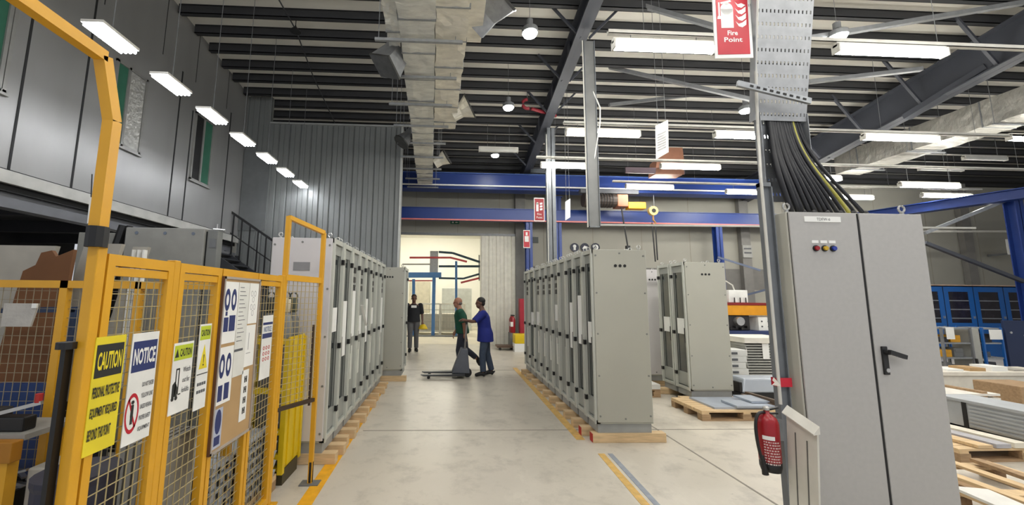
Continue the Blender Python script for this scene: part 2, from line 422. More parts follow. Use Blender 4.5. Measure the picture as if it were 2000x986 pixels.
def pxlight(a, b, ypx, Y, label, lit=True):
    p = at(a, ypx, Y=Y); q = at(b, ypx+2, Y=Y); return tube_fitting(p.x, q.x, Y, (p.z+q.z)/2-.03, label, lit)
ROWA, ROWB, ROWC, ROWD = 4.72, 7.4, 9.4, 11.3
pxlight(1197,1396, 94, ROWA, 'long bright tube light just left of the fire point sign')
pxlight(1632,1846,102, ROWA, 'long bright tube light just right of the perforated cable tray, nearest row')
pxlight(1105,1250,262, ROWB, 'lit tube light crossing the hanging grey cable duct')
pxlight(1395,1500,266, ROWB, 'lit tube light running behind the left edge of the cable tray column')
pxlight(1685,1832,271, ROWB, 'lit tube light in front of the silver duct on the right')
pxlight(1970,2080,272, ROWB, 'tube light cut by the right edge of the picture')
pxlight(1056,1168,325, ROWC, 'lit tube light crossing the grey column in the middle')
pxlight(1290,1406,327, ROWC, 'lit tube light below the hanging white sign and orange hoist')
pxlight(1560,1642,349, ROWC, 'lit tube light behind the black cables, upper one of two')
pxlight(1757,1873,363, ROWC, 'lit tube light above the right door of the big control cabinet')
pxlight(1222,1315,366, ROWD, 'lit tube light right in front of the far crane hoist')
pxlight(1418,1500,376, ROWD, 'lit tube light beside the column, lowest of the row')
pxlight(1608,1705,386, ROWD, 'lit tube light behind the black cables, lower one of two')
pxlight(1800,1898,383, ROWD, 'lit tube light against the angled blue runway beam')
pxlight(935,1012,294, 10.5, 'unlit pale batten hung beside the far high bay lamp', False)
pxlight(1795,1880,331, 11.6, 'unlit batten above the silver duct end on the right', False)
pxlight(1882,1965,310, 10.4, 'unlit batten right of the silver duct, upper one', False)
for yb in (2.1, -.4):  # out-of-view tube rows, added to brighten the near cabinets
    for xb, wh in ((-1.2,'left of the aisle'),(2.2,'over the aisle right side'),(5.3,'over the workshop'),(8.6,'far over the workshop')):
        tube_fitting(xb, xb+1.5, yb, 4.95, 'tube light overhead near the viewer, %s, %s row' % (wh, 'front' if yb > 0 else 'rear'))
# trunking rails above each row
for i, (Y, x0, x1, zz, lab) in enumerate(((ROWA,2.1,14,5.15,'perforated pale trunking rail above the nearest row of tube lights'),(ROWB,2.3,13,5.14,'pale trunking rail above the second row of tube lights'),(ROWC,2.2,16,5.16,'pale trunking rail above the third row of tube lights'),(ROWD,5,17,5.18,'pale trunking rail above the farthest row of tube lights'))):
    t = thing('lighting_trunking', lab, 'rail', (8,Y,zz), 'lighting trunking rails')
    MB().box(x0,Y-.03,zz,x1,Y+.03,zz+.012).box(x0,Y-.03,zz,x1,Y-.025,zz+.06).box(x0,Y+.025,zz,x1,Y+.03,zz+.06).build('channel', housing, t)
    m = MB()
    x = x0+.5
    while x < x1: wires(m, x, Y, zz+.01); x += 2.1
    m.build('hanger_wire', galv_d, t)
# mezzanine lamps: short four-tube fittings along the silver wall
WL = [(3.93,'nearest and largest'),(4.83,'second from the front'),(5.70,'third from the front'),(6.58,'middle one'),(7.48,'fifth from the front'),(8.35,'second from the far end'),(9.22,'farthest and smallest')]
for y, w in WL:
    t = thing('four_tube_light', 'bright four-tube light beside the silver wall, %s of the row' % w, 'wall light', (-3.6,y,4.28), 'four-tube lights along the silver wall')
    MB().box(-3.71,y-.23,4.30,-3.49,y+.23,4.33).build('reflector', housing, t)
    for k in range(4):
        x = -3.675+.05*k
        MB().tube([(x,y-.22,4.275),(x,y+.22,4.275)], .017, 10).build('tube', tube_cool, t)
    m = MB(); m.tube([(-3.6,y,4.33),(-3.6,y,rz(y)-.004)], .005, 5); m.box(-3.63,y-.04,4.33,-3.57,y+.04,4.37)
    m.build('drop_rod', galv_d, t)
# high bay lamps
for (px, py, Z, lab) in ((1035,68,5.8,'nearest bright high bay lamp right of the big duct'),(993,212,5.8,'second high bay lamp right of the duct, in front of red valve'),(967,305,5.8,'farthest high bay lamp above the blue beam'),(1457,218,5.6,'high bay lamp just left of the perforated tray'),(1637,75,5.7,'high bay lamp above the near right tube light')):
    p = at(px,py,Z=Z); y = p.y
    t = thing('high_bay_lamp', lab, 'ceiling light', p, 'high bay lamps')
    MB().lathe((p.x,y,Z), ((.11,.02),(.13,.03),(.13,.10),(.05,.16),(.05,.26))).build('body', galv_d, t, smooth=False)
    MB().lathe((p.x,y,Z), ((.10,-.01),(.115,.02),(.115,.03))).build('lens', lampm, t)
    m = MB(); wires(m, p.x, y, Z+.25); m.build('cord', galv_d, t)
# back room lights
for i, (x, y) in enumerate(((-2.2,16.5),(0,16.5),(-2.2,19.5),(0,19.5))):
    t = thing('batten_light', 'bright batten light in the white back room, %s' % ('front left','front right','rear left','rear right')[(1 if x == 0 else 0)+(2 if y > 18 else 0)], 'ceiling light', (x,y,4.9), 'battens in the back room')
    MB().box(x-.8,y-.1,5.12,x+.8,y+.1,5.19).build('housing', housing, t)
    MB().box(x-.78,y-.2,5.02,x+.78,y+.2,5.12).build('diffuser', M('room_tube',(255,250,238),.5,emit=26), t)

# ================================================================ DUCTS
def ductbox(name, label, near, far, top_h, mat, seams, parent=None):
    """near/far = (left point, right point) of the bottom face"""
    (nl, nr), (fl, fr) = near, far
    t = parent or thing(name, label, 'air duct', (V(nl)+V(fr))/2)
    h = V((0,0,top_h))
    MB().hexa([nl,nr,fr,fl,V(nl)+h,V(nr)+h,V(fr)+h,V(fl)+h]).crinkle(name).build('branch_casing' if parent else 'casing', mat, t, fixn=True)
    for k in range(seams):
        m = MB(); f = (k+.5)/seams; a = V(nl).lerp(V(fl), f); b = V(nr).lerp(V(fr), f); w = (V(fl)-V(nl)).normalized()*.012
        e = (b-a).normalized()*.012; z = V((0,0,.012))
        m.hexa([a-e-z-w,b+e-z-w,b+e-z+w,a-e-z+w,a-e+h-w,b+e+h-w,b+e+h+w,a-e+h+w]); m.build('flange', galv, t)
    return t
def dpt(px, py): return at(px, py, Z=5.2)
dA = ductbox('main_air_duct', 'long silver insulated duct running down the hall above the aisle', (V((-.60,2.2,5.2)),V((-.11,2.2,5.2))), (V((-1.015,12.0,5.2)),V((-.55,12.0,5.2))), .45, duct_a, 14)
for k in range(11):
    y = 3.2+k*.9; f = (y-2.2)/10.2; xl = -.60-.43*f
    m = MB(); m.box(xl-.35,y-.02,5.13,xl+.95-.3*f,y+.02,5.17)
    m.tube([(xl-.3,y,5.13),(xl-.3,y,rz(y)-.004)], .006, 5); m.tube([(xl+.85-.3*f,y,5.13),(xl+.85-.3*f,y,rz(y)-.004)], .006, 5)
    o = m.build('duct_hanger', galv, dA)
dB = ductbox('side_air_duct', 'wider pale duct joined to the right flank of the main duct, ending partway', (V((-.10,2.2,5.24)),V((.30,2.2,5.24))), (V((-.36,8.0,5.24)),V((.10,8.0,5.24))), .4, duct_b, 9, dA)
MB().box(.14,2.2,5.3,.42,5.2,5.6).build('collar_box', duct_b, dB)
dC = ductbox('flank_air_duct', 'narrow crinkled duct along the left flank of the main duct', (V((-.82,2.2,5.3)),V((-.64,2.2,5.3))), (V((-.93,5.35,5.3)),V((-.75,5.35,5.3))), .32, duct_a, 5, dA)
def nozzle(label, p, q, r0, r1, mat, square=False):
    p = V(p); q = V(q)
    n_ = MB().tube([p, p.lerp(q,.45), q], [r0, r0*1.02, r1], 4 if square else 14, cap=False).build('nozzle', mat, dA)
    d = (q-p).normalized(); n_['label'] = label
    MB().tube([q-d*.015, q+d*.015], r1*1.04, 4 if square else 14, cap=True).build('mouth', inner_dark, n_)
nozzle('large open square outlet on the left of the duct', at(790,85,Y=5.6), at(752,130,Y=5.5), .20, .27, galv, True)
nozzle('small flared outlet on the left by the ribbed wall', at(806,255,Y=8.6), at(784,278,Y=8.5), .11, .19, galv_d)
nozzle('shiny flared outlet on the right where the wide duct ends', at(885,225,Y=7.4), at(918,207,Y=7.3), .13, .25, duct_b)
nozzle('small shiny outlet near the far end of the duct', at(850,320,Y=10.2), at(873,306,Y=10.1), .13, .22, duct_b)
nozzle('large silver outlet at the top right of the near duct', at(930,60,Y=5.0), at(985,-5,Y=4.7), .18, .30, galv, True)
# right duct
p0 = at(2000,232,X=9.5)
dD = ductbox('right_air_duct', 'silver crinkled duct crossing high on the right side of the hall', (V((11.9,4.4,5.53)),V((12.68,4.4,5.53))), (V((11.98,11.1,5.53)),V((12.76,11.1,5.53))), .60, foil('duct_foil_bright', (178,176,168), .42), 5)
for y in (6.0,7.5,9.1,10.5):
    m = MB()
    for x in (11.83,12.83): m.tube([(x,y,5.5),(x,y,rz(y)-.004)], .006, 5)
    m.box(11.8,y-.02,5.47,12.86,y+.02,5.5); m.build('duct_hanger', galv, dD)

# hanging vertical cable trough in the middle and its conduits
t = thing('hanging_cable_trough', 'tall grey cable trough hanging from the roof above the right cabinets', 'cable trough', (2.45,6.5,2.8))
p = at(1134,60,Y=6.5); q = at(1148,445,Y=6.5); w = .2
x0 = q.x
MB().box(x0,6.5,q.z,x0+w,6.52,6.3).box(x0,6.42,q.z,x0+.012,6.5,6.3).box(x0+w-.012,6.42,q.z,x0+w,6.5,6.3).box(x0,6.42,q.z,x0+w,6.52,q.z+.02).build('trough', colm, t)
MB().box(x0+.012,6.445,q.z+.02,x0+w-.012,6.45,6.3).build('cover', M('trough_cover', (120,121,120), .5, .2, .1, 5), t)
MB().tube([(x0-.02,6.44,q.z-.0),(x0-.02,6.44,6.3)], .012, 6).build('conduit', housing, t)
MB().tube([at(1152,165,Y=6.48),at(1172,210,Y=6.4),at(1172,240,Y=6.4),at(1160,315,Y=6.46)], .012, 6).build('loop_cable', paper, t)
MB().bar((x0+.1,6.47,q.z+.05),(9.5,6.47,q.z+.12),.03,.03).build('branch_conduit', M('conduit_pale', (170,170,164), .5), t)
# ================================================================ CRANE
def blue_col(x, y, z1, label, w=.22):
    t = thing('crane_column', label, 'steel column', (x,y,0), 'blue crane columns')
    ibeam(MB(), (x,y,.02), (x,y,z1), w, w).build('shaft', blue, t)
    MB().box(x-w*.8,y-w*.8,0,x+w*.8,y+w*.8,.025).build('base_plate', blue, t)
    MB().box(x-w*.7,y-w*.7,z1-.03,x+w*.7,y+w*.7,z1).build('cap_plate', blue, t)
    return t
blue_col(2.72, 12.9, 4.22, 'blue crane column just left of the grey column, with red signs')
blue_col(3.72, 12.9, 5.1, 'tall blue crane column right behind the grey column')
blue_col(9.35, 12.9, 4.22, 'blue crane column above the second cabinet group, far wall')
cb = blue_col(16.4, 10.3, 4.7, 'blue crane column at the right edge with diagonal braces', .26)
gl = thing('crane_girder', 'lower blue crane beam with a pink conductor line, across the far wall', 'crane beam', (4,12.9,4.24))
ibeam(MB(), (-2.2,12.9,4.43), (13.5,12.9,4.43), .3, .40).build('beam', blue, gl)
MB().box(-2.2,12.72,4.19,13.5,12.76,4.235).build('conductor_rail', M('conductor_pink', (214,120,116), .4), gl)
MB().box(-2.2,12.78,4.235,13.5,12.8,4.62).build('web_face', blue, gl)
gu = thing('crane_bridge', 'upper deep blue crane bridge below the roof, left part', 'crane beam', (0,12.4,5.1))
MB().box(-2.2,12.3,5.15,11.5,12.6,5.66).build('box_girder', blue, gu)
MB().box(-2.2,12.22,5.13,11.5,12.68,5.15).build('bottom_flange', blue, gu)
MB().box(-2.2,12.22,5.66,11.5,12.68,5.68).build('top_flange', M('blue_light', (80,110,180), .4), gu)
MB().box(-2.2,12.1,5.2,11.5,12.14,5.24).build('cable_rail', paper, gu)
# hoist on the bridge
hp = at(1186,385,Y=12.0)
t = thing('crane_hoist', 'dark crane hoist trolley with orange ends under the upper beam', 'hoist', (hp.x,12,4.6))
MB().tube([(hp.x-.8,12.0,4.78),(hp.x+.25,12.0,4.78)], .22, 16).build('drum', M('hoist_dark', (66,56,50), .6), t)
m = MB()
for k in range(10): m.tube([(hp.x-.72+.09*k,12.0,4.78),(hp.x-.69+.09*k,12.0,4.78)], .235, 16)
m.build('rope_winding', M('rope_dark', (44,42,42), .6), t)
MB().box(hp.x+.25,11.8,4.55,hp.x+.6,12.2,4.95).build('motor', M('hoist_brown', (150,96,66), .5), t, bevel=.02)
MB().box(hp.x+.62,11.85,4.5,hp.x+1.2,12.1,4.72).build('limit_switch', orange, t, bevel=.02)
MB().box(hp.x-.9,11.9,5.0,hp.x+1.0,12.1,5.12).build('trolley_frame', M('hoist_steel', (90,92,98), .5), t)
p = at(1275,412,Y=12.0)
t = thing('hoist_hook_block', 'round yellow hook block hanging in front of the lower blue beam', 'hook', p)
MB().tube([p+V((0,-.06,0)),p+V((0,.06,0))], .15, 18).build('sheave', M('hook_yellow', (196,170,110), .5), t)
MB().tube([p+V((0,-.07,0)),p+V((0,.07,0))], .07, 14).build('hub', black, t)
MB().tube([p+V((0,0,-.15)),p+V((0,0,-.3)),p+V((.07,0,-.38)),p+V((.02,0,-.46)),p+V((-.06,0,-.4))], .03, 8).build('hook', M('hook_brown', (150,110,60), .5), t)
MB().tube([p+V((-.05,0,.1)),(p.x-.05,12,4.65)], .012, 5).tube([p+V((.05,0,.1)),(p.x+.05,12,5.0)], .012, 5).build('rope', galv_d, t)
t = thing('chain_slings', 'two dark chain slings hanging below the hook block', 'chain', p+V((0,0,-1.6)))
MB().tube([p+V((-.05,0,-.42)),p+V((0,0,-1.65))], .022, 5).build('chain', black, t)
MB().tube([p+V((.06,0,-.42)),p+V((.07,0,-1.6))], .022, 5).build('chain', black, t)
pp = at(1213,400,Y=11.9)
t = thing('pendant_control', 'black pendant cable with control hanging from the hoist', 'crane control', at(1226,480,Y=11.9))
MB().tube([(pp.x,11.9,4.6),at(1219,440,Y=11.9),at(1226,480,Y=11.9)], .022, 6).build('cable', black, t)
e = at(1226,480,Y=11.9); MB().box(e.x-.06,11.85,e.z-.3,e.x+.06,11.95,e.z).build('control_box', black, t)
op = at(1300,310,Y=10.6)
t = thing('crane_end_carriage', 'orange brown crane carriage block under the roof beside the hanging sign', 'hoist', op)
MB().prism([at(1280,340,Y=10.6),at(1283,312,Y=10.6),at(1308,288,Y=10.6),at(1333,288,Y=10.6),at(1336,312,Y=10.6),at(1336,340,Y=10.6)], (0,.4,0)).build('housing', M('carriage_brown', (124,84,64), .6), t)
MB().box(op.x-1.2,10.6,op.z-.45,op.x+.55,10.65,op.z-.28).build('drive_beam', M('carriage_dark', (84,70,78), .6), t)
# runway girder on the right
t = thing('crane_runway_girder', 'blue runway beam slanting down from the right edge behind the cabinet', 'crane beam', (15.2,11,4.5))
ibeam(MB(), (14.75,13.4,4.66), (16.6,8.2,4.66), .34, .30).build('beam', blue, t)
for i, (a, b, lab) in enumerate((((1962,392),(1806,455),'pale diagonal brace rising to the right edge blue column'),((1806,474),(2000,550),'dark diagonal brace falling towards the right edge'))):
    tag(MB().bar(at(*a,Y=10.4), at(*b,Y=10.9 if i == 0 else 10.2), .09, .09).build('diagonal_brace', galv if i == 0 else raft), lab, 'brace', 'diagonal braces')
tag(MB().bar(at(1806,452,Y=12.6), at(2060,452,Y=12.6), .07, .07).build('wall_rail', M('rail_pale',(180,178,170),.5)), 'pale horizontal rail along the beige wall at the right', 'rail')
for (a, b, lab) in (((1402,502),(1485,528),'thin bluish strut falling right behind the second cabinet group'),((1450,578),(1495,566),'short bluish strut above the bench machine')):
    tag(MB().bar(at(*a,Y=12.6), at(*b,Y=12.0), .06, .06).build('floor_strut', M('strut_blue', (92,102,124), .5)), lab, 'strut', 'thin far struts')

# ================================================================ BIG CONTROL CABINET
bx0, bx1, by0, by1, bzt = 2.413, 3.423, 2.6, 2.735, 2.24
bc = thing('control_cabinet', 'tall grey two-door control cabinet with cables entering its top', 'cabinet', ((bx0+bx1)/2,by0,0))
MB().box(bx0,by0+.016,.1,bx1,by1,bzt).build('body', big_side, bc, bevel=.006)
MB().box(bx0+.02,by0+.03,0,bx1-.02,by1-.01,.1).build('plinth', gap_dark, bc)
xm0, xm1 = 2.925, 2.945
dl = MB().box(bx0+.008,by0,.13,xm0,by0+.012,bzt-.004).build('door', big_grey, bc, bevel=.004)
dr = MB().box(xm1,by0,.13,bx1-.004,by0+.012,bzt-.004).build('door', big_grey, bc, bevel=.004)
MB().box(bx0+.010,by0+.010,.13,bx1-.006,by0+.017,bzt-.006).build('gasket', gap_dark, bc)
MB().box(xm0+.001,by0+.005,.13,xm1-.001,by0+.012,bzt-.05).build('door_gap', gap_dark, bc)
MB().box(2.985,by0-.012,1.11,3.025,by0,1.30).build('handle_plate', black, dr, bevel=.004)
MB().tube([(3.005,by0-.012,1.262),(3.005,by0-.04,1.262)], .016, 10).bar((2.995,by0-.045,1.268), (3.115,by0-.04,1.232), .02, .028).build('lever_handle', black, dr)
MB().tube([(3.008,by0-.016,1.14),(3.008,by0-.010,1.14)], .014, 12).build('lock', steel, dr)
MB().box(2.53,by0-.004,2.165,2.80,by0,2.205).build('name_plate', paper, dl)
pl = Plate((2.53,by0-.0045,2.205), (1,0,0), (0,0,-1))
o = MB(); pl.text(o, 'TDFW-6', .09, .03, .10, .02, .0005); o.build('plate_lettering', txt_grey, dl)
for i, (x, c) in enumerate(((2.594,(150,30,36)),(2.658,(196,160,40)),(2.720,(40,60,150)))):
    lampc = M('pilot_%d' % i, c, .25)
    k = MB().tube([(x,by0,1.975),(x,by0-.008,1.975)], .022, 16).build('lamp_bezel', black, dl)
    MB().tube([(x,by0-.008,1.975),(x,by0-.02,1.975)], .015, 16).build('pilot_lens', lampc, k)
    MB().box(x-.024,by0-.003,2.012,x+.024,by0,2.032).build('lamp_label', paper, dl)
for x in (2.47, 3.36):
    m = MB(); m.tube([(x,by0+.07,bzt),(x,by0+.07,bzt+.03)], .012, 8)
    m.tube([V((x+.024*math.cos(a*math.pi/5),by0+.07,bzt+.05+.024*math.sin(a*math.pi/5))) for a in range(11)], .007, 6); m.build('lifting_eye', steel, bc)
for x in (2.62,2.70,2.80,2.90,3.0,3.1):
    MB().lathe((x,by0+.095,bzt), ((.022,0),(.022,.02),(.015,.035))).build('cable_gland', black, bc)

# grey column with the perforated cable tray
cc = sroot('column_steel_post', (2.335,2.69,0))
MB().box(2.295,2.665,0,2.303,2.715,2.47).box(2.367,2.665,0,2.375,2.715,2.47).box(2.303,2.686,0,2.367,2.694,2.47).box(2.295,2.665,2.44,2.375,2.715,2.47).build('shaft', colm, cc)
MB().tube([(2.29,2.66,.9),(2.29,2.66,2.5),(2.37,2.74,2.95),(2.36,2.70,3.4),(2.34,2.60,3.95),(2.33,2.55,4.4)], .010, 6).build('conduit', housing, cc)
def perforated(m, x0, x1, y, z0, z1, rows):
    """a thin plate really punched with rows of slots"""
    pw, ph = .010, .026; zs = z0
    dz = (z1-z0)/rows
    for r in range(rows):
        zc = z0+dz*(r+.5)
        m.box(x0,y,z0+dz*r,x1,y+.003,zc-ph/2); m.box(x0,y,zc+ph/2,x1,y+.003,z0+dz*(r+1))
        n = 14; px = (x1-x0)/n
        for k in range(n):
            m.box(x0+px*k if k == 0 else x0+px*k-px/2+pw/2, y, zc-ph/2, x0+px*(k+.5)-pw/2, y+.003, zc+ph/2) if k == 0 else m.box(x0+px*(k-.5)+pw/2, y, zc-ph/2, x0+px*(k+.5)-pw/2, y+.003, zc+ph/2)
        m.box(x1-px/2+pw/2, y, zc-ph/2, x1, y+.003, zc+ph/2)
ct = thing('cable_tray', 'vertical perforated grey cable tray on the column above the control cabinet', 'cable tray', (2.55,2.86,2.4))
m = MB(); perforated(m, 2.405, 2.785, 2.80, 2.36, 3.06, 6); m.box(2.785,2.745,2.36,2.789,2.81,3.06); m.box(2.401,2.745,2.36,2.405,2.81,3.06)
m.build('back_tray', galv, ct)
def lean(mb):      # the cover leans a little forward and widens towards the roof
    for v in mb.bm.verts:
        k = (v.co.z-3.0)/.876; f = (v.co.x-2.371)/.409
        v.co.x = 2.371-.035*k+f*(.409+.042*k); v.co.y -= .15*k
    return mb
m = MB(); perforated(m, 2.371, 2.78, 2.76, 3.0, 4.35, 14); m.box(2.367,2.76,3.0,2.371,2.815,4.35); m.box(2.78,2.76,3.0,2.784,2.815,4.35)
lean(m).build('front_cover', M('tray_cover', (168,170,172), .42, .45, .1, 14), ct)
m = MB(); m.bar((2.37,2.62,4.33),(2.37,2.62,6.9),.03); m.bar((2.78,2.62,4.33),(2.78,2.62,6.9),.03); m.build('roof_hanger', galv_d, ct)
p = at(1440,163,Y=2.64); q = at(1583,198,Y=2.64)
m = MB(); m.bar(p, q, .02, .045)
tag(m.build('slotted_strut', galv), 'slotted steel strut clamped across the cable tray', 'bracket')
m = MB(); d = (q-p)
for k in range(9):
    a = p+d*(.16+.09*k); b = p+d*(.205+.09*k); m.bar(a+V((0,-.0115,0)), b+V((0,-.0115,0)), .002, .016)
so = bpy.data.objects['slotted_strut']; m.build('slots', gap_dark, so); so.children[0].location = V((0,0,0))
def bez(p0, p1, p2, p3, n=14):
    return [p0*(1-t)**3+p1*3*t*(1-t)**2+p2*3*t*t*(1-t)+p3*t**3 for t in [i/n for i in range(n+1)]]
CABS = [(1500,1546,.016),(1504,1560,.016),(1509,1567,.015),(1514,1580,.014),(1519,1592,.014),(1523,1604,.012),(1527,1614,.012),(1532,1624,.012),(1537,1636,.011),(1541,1648,.011),(1545,1660,.010),(1549,1672,.009),(1553,1686,.009),(1558,1700,.009)]
cyg = M('earth_cable', (176,170,80), .5)
for i, (a, b, r) in enumerate(CABS):
    A = at(a,226,Y=2.785); B = at(min(b,1690),409,Y=2.695); B.z = bzt+.002
    sp = abs(b-a)
    pts = bez(A, A+V((.0,-.02,-.35-.1*(i%3)*.3)), B+V((-.10-.0006*sp,-.02,.42-.016*i)), B)
    yg = i in (10,)
    lab = ('green and yellow earth cable dropping from the tray to the cabinet' if yg else 'black cable from the tray to the cabinet top, %s' % ['thick and farthest left','thick, second from the left','third from the left','fourth from the left','fifth from the left','sixth from the left','seventh from the left','eighth from the left','ninth from the left','tenth from the left','','third from the right','second from the right','thin, bowing farthest right'][i])
    tag(MB().tube(pts, r*1.15, 8).build('cable', cyg if yg else cable_m, smooth=True), lab, 'cable', 'cables into the control cabinet')

# fire point sign hung from the column
o_ = at(1391,-14,Y=2.66); u_ = V((.37,.03,.012))
fs = Plate((2.0,2.64,4.02), (1,.06,.0), (.035,0,-1))
def size_from(px): return px
o0 = at(1391,-12,Y=2.64); o1 = at(1464,-12,Y=2.66); o2 = at(1397,114,Y=2.64)
fs = Plate(o0, o1-o0, o2-o0); W = (o1-o0).length; H = (o2-o0).length
sg = thing('fire_point_sign', 'red Fire Point sign with white border hanging by the column top', 'sign', o2)
m = MB(); fs.rect(m, 0, 0, W, H, -.006, 0); m.build('board', signwhite, sg)
m = MB(); fs.rect(m, .025, .02, W-.025, H-.03, 0, .002); m.build('red_field', signred, sg)
m = MB()
sx = W/.26; 
fs.rect(m, .05*sx, .13, .135*sx, .29, .002, .003); fs.disc(m, .0925*sx, .13, .0425*sx, .002, .003); fs.rect(m, .08*sx, .07, .105*sx, .1, .002, .003)
fs.poly(m, [(.05*sx,.075),(.12*sx,.055),(.125*sx,.07),(.055*sx,.09)], .002, .003)
fs.rect(m, .035*sx, .075, .045*sx, .19, .002, .003); fs.poly(m, [(.03*sx,.19),(.05*sx,.19),(.056*sx,.215),(.025*sx,.215)], .002, .003)
for k in range(4):
    y = .07+.055*k
    fs.poly(m, [(.15*sx,y),(.17*sx,y+.022),(.195*sx,y+.012),(.225*sx,y-.015 if k else y+.03),(.222*sx,y+.03),(.195*sx,y+.052),(.17*sx,y+.042)], .002, .003)
fs.text(m, 'Fire', .09*sx, .352, .07*sx, .04, .003, .02); fs.text(m, 'Point', .065*sx, .408, .125*sx, .04, .003, .02)
m.build('pictogram', signwhite, sg)
m = MB(); m.bar(fs.pt(W-.02,.1,-.006), (2.36,2.70,fs.pt(W,.1).z), .02, .02); m.bar(fs.pt(W-.02,.35,-.006), (2.36,2.74,fs.pt(W,.35).z), .02, .02)
m.build('bracket', galv, sg)

# extinguisher, red tape, leaning panel
ex = at(1500,860,Y=2.62); exx, exy, EZ = 2.135, 2.60, .50
fe = thing('fire_extinguisher', 'red fire extinguisher with black hose hung on the grey column', 'fire extinguisher', (exx,exy,EZ))
MB().lathe((exx,exy,EZ), ((.062,0),(.070,.03),(.070,.07))).build('base_cup', black, fe, smooth=True)
MB().lathe((exx,exy,EZ), ((.069,.06),(.071,.08),(.071,.34),(.060,.375),(.035,.40),(.020,.41),(.018,.43))).build('cylinder', ext_red, fe, smooth=True)
MB().lathe((exx,exy,EZ), ((.02,.43),(.022,.435),(.022,.45),(.012,.46))).build('valve', steel, fe)
MB().bar((exx-.01,exy,.93),(exx+.075,exy-.02,.955),.022,.012).bar((exx-.01,exy,.908),(exx+.07,exy-.02,.912),.02,.01).build('squeeze_lever', black, fe)
MB().tube(bez(V((exx-.01,exy,.913)), V((exx-.16,exy-.03,.96)), V((exx-.12,exy-.04,.68)), V((exx-.095,exy-.04,.58))), .011, 8).build('hose', black, fe, smooth=True)
MB().tube([(exx-.095,exy-.04,.62),(exx-.083,exy-.04,.53),(exx-.078,exy-.04,.49)], [.014,.019,.022], 10).build('nozzle', black, fe)
lb = MB()
def cyl_patch(m, a0, a1, z0, z1, r):
    n = 6
    for k in range(n):
        A = a0+(a1-a0)*k/n; B = a0+(a1-a0)*(k+1)/n
        c = lambda a, rr, z: (exx+rr*math.cos(a), exy+rr*math.sin(a), z)
        m.hexa([c(A,r,z0),c(B,r,z0),c(B,r+.001,z0),c(A,r+.001,z0),c(A,r,z1),c(B,r,z1),c(B,r+.001,z1),c(A,r+.001,z1)])
cyl_patch(lb, math.radians(200), math.radians(262), .732, .76, .0715)
lb.build('white_label', paper, fe)
lb = MB(); random.seed(3)
for r in range(9):
    a = 205
    while a < 285:
        w = random.uniform(4, 12); cyl_patch(lb, math.radians(a), math.radians(a+w), .712-.019*r, .721-.019*r, .0715); a += w+random.uniform(2.5, 6)
lb.build('instruction_print', M('print_pale', (214,190,186), .6), fe)
MB().box(exx-.02,exy+.074,.68,exx+.20,exy+.086,.84).build('wall_bracket', galv_d, fe)
fe.scale = (.88,.88,.88)
tp = thing('red_tape', 'strip of red tape knotted round the grey column', 'tape', (2.345,2.775,.98))
m = MB(); m.box(2.288,2.656,1.015,2.382,2.662,1.075); m.box(2.288,2.662,1.015,2.292,2.722,1.07); m.box(2.378,2.662,1.015,2.382,2.722,1.07); m.box(2.288,2.718,1.02,2.382,2.722,1.07)
m.build('band', M('tape_red', (196,24,48), .4), tp)
MB().prism([(2.292,2.65,1.03),(2.25,2.65,1.08),(2.24,2.65,1.06),(2.255,2.65,1.045),(2.235,2.65,1.03),(2.292,2.65,1.02)], (0,.004,0)).build('loose_end', M('tape_white', (220,210,200), .5), tp)
lp = thing('leaning_cover', 'pale slotted metal cover panel leaning against the control cabinet side', 'metal panel', (2.3,2.6,0))
def lpan(y, z, d=0.): # plane leaning to +X
    return V((2.180+.085*(z/.85)-d, y, z))
m = MB()
Pn, Pf = (2.378,.800), (2.595,.868)
m.hexa([lpan(2.36,0.005),lpan(2.55,0.005),lpan(2.55,.005)+V((.012,0,0)),lpan(2.36,.005)+V((.012,0,0)),lpan(*Pn),lpan(*Pf),lpan(*Pf)+V((.012,0,0)),lpan(*Pn)+V((.012,0,0))])
m.build('sheet', M('panel_cream', (206,203,192), .5), lp)
m = MB(); a = lpan(*Pn); b = lpan(*Pf)
m.hexa([a+V((-.03,-.01,-.006)),b+V((-.03,.0,-.006)),b+V((.012,0,0)),a+V((.012,-.01,0)),a+V((-.03,-.01,.0)),b+V((-.03,0,.0)),b+V((.012,0,.045)),a+V((.012,-.01,.045))])
m.build('folded_lip', M('lip_cream', (216,213,203), .5), lp)
for f in (.3, .68):
    t0 = lpan(2.36+.19*f,.02,.001); t1 = lpan(2.378+.217*f,.72+.06*f,.001)
    MB().bar(t0, t1, .003, .007, up=(0,1,0)).build('slot', M('slot_grey', (96,94,90), .7), lp)

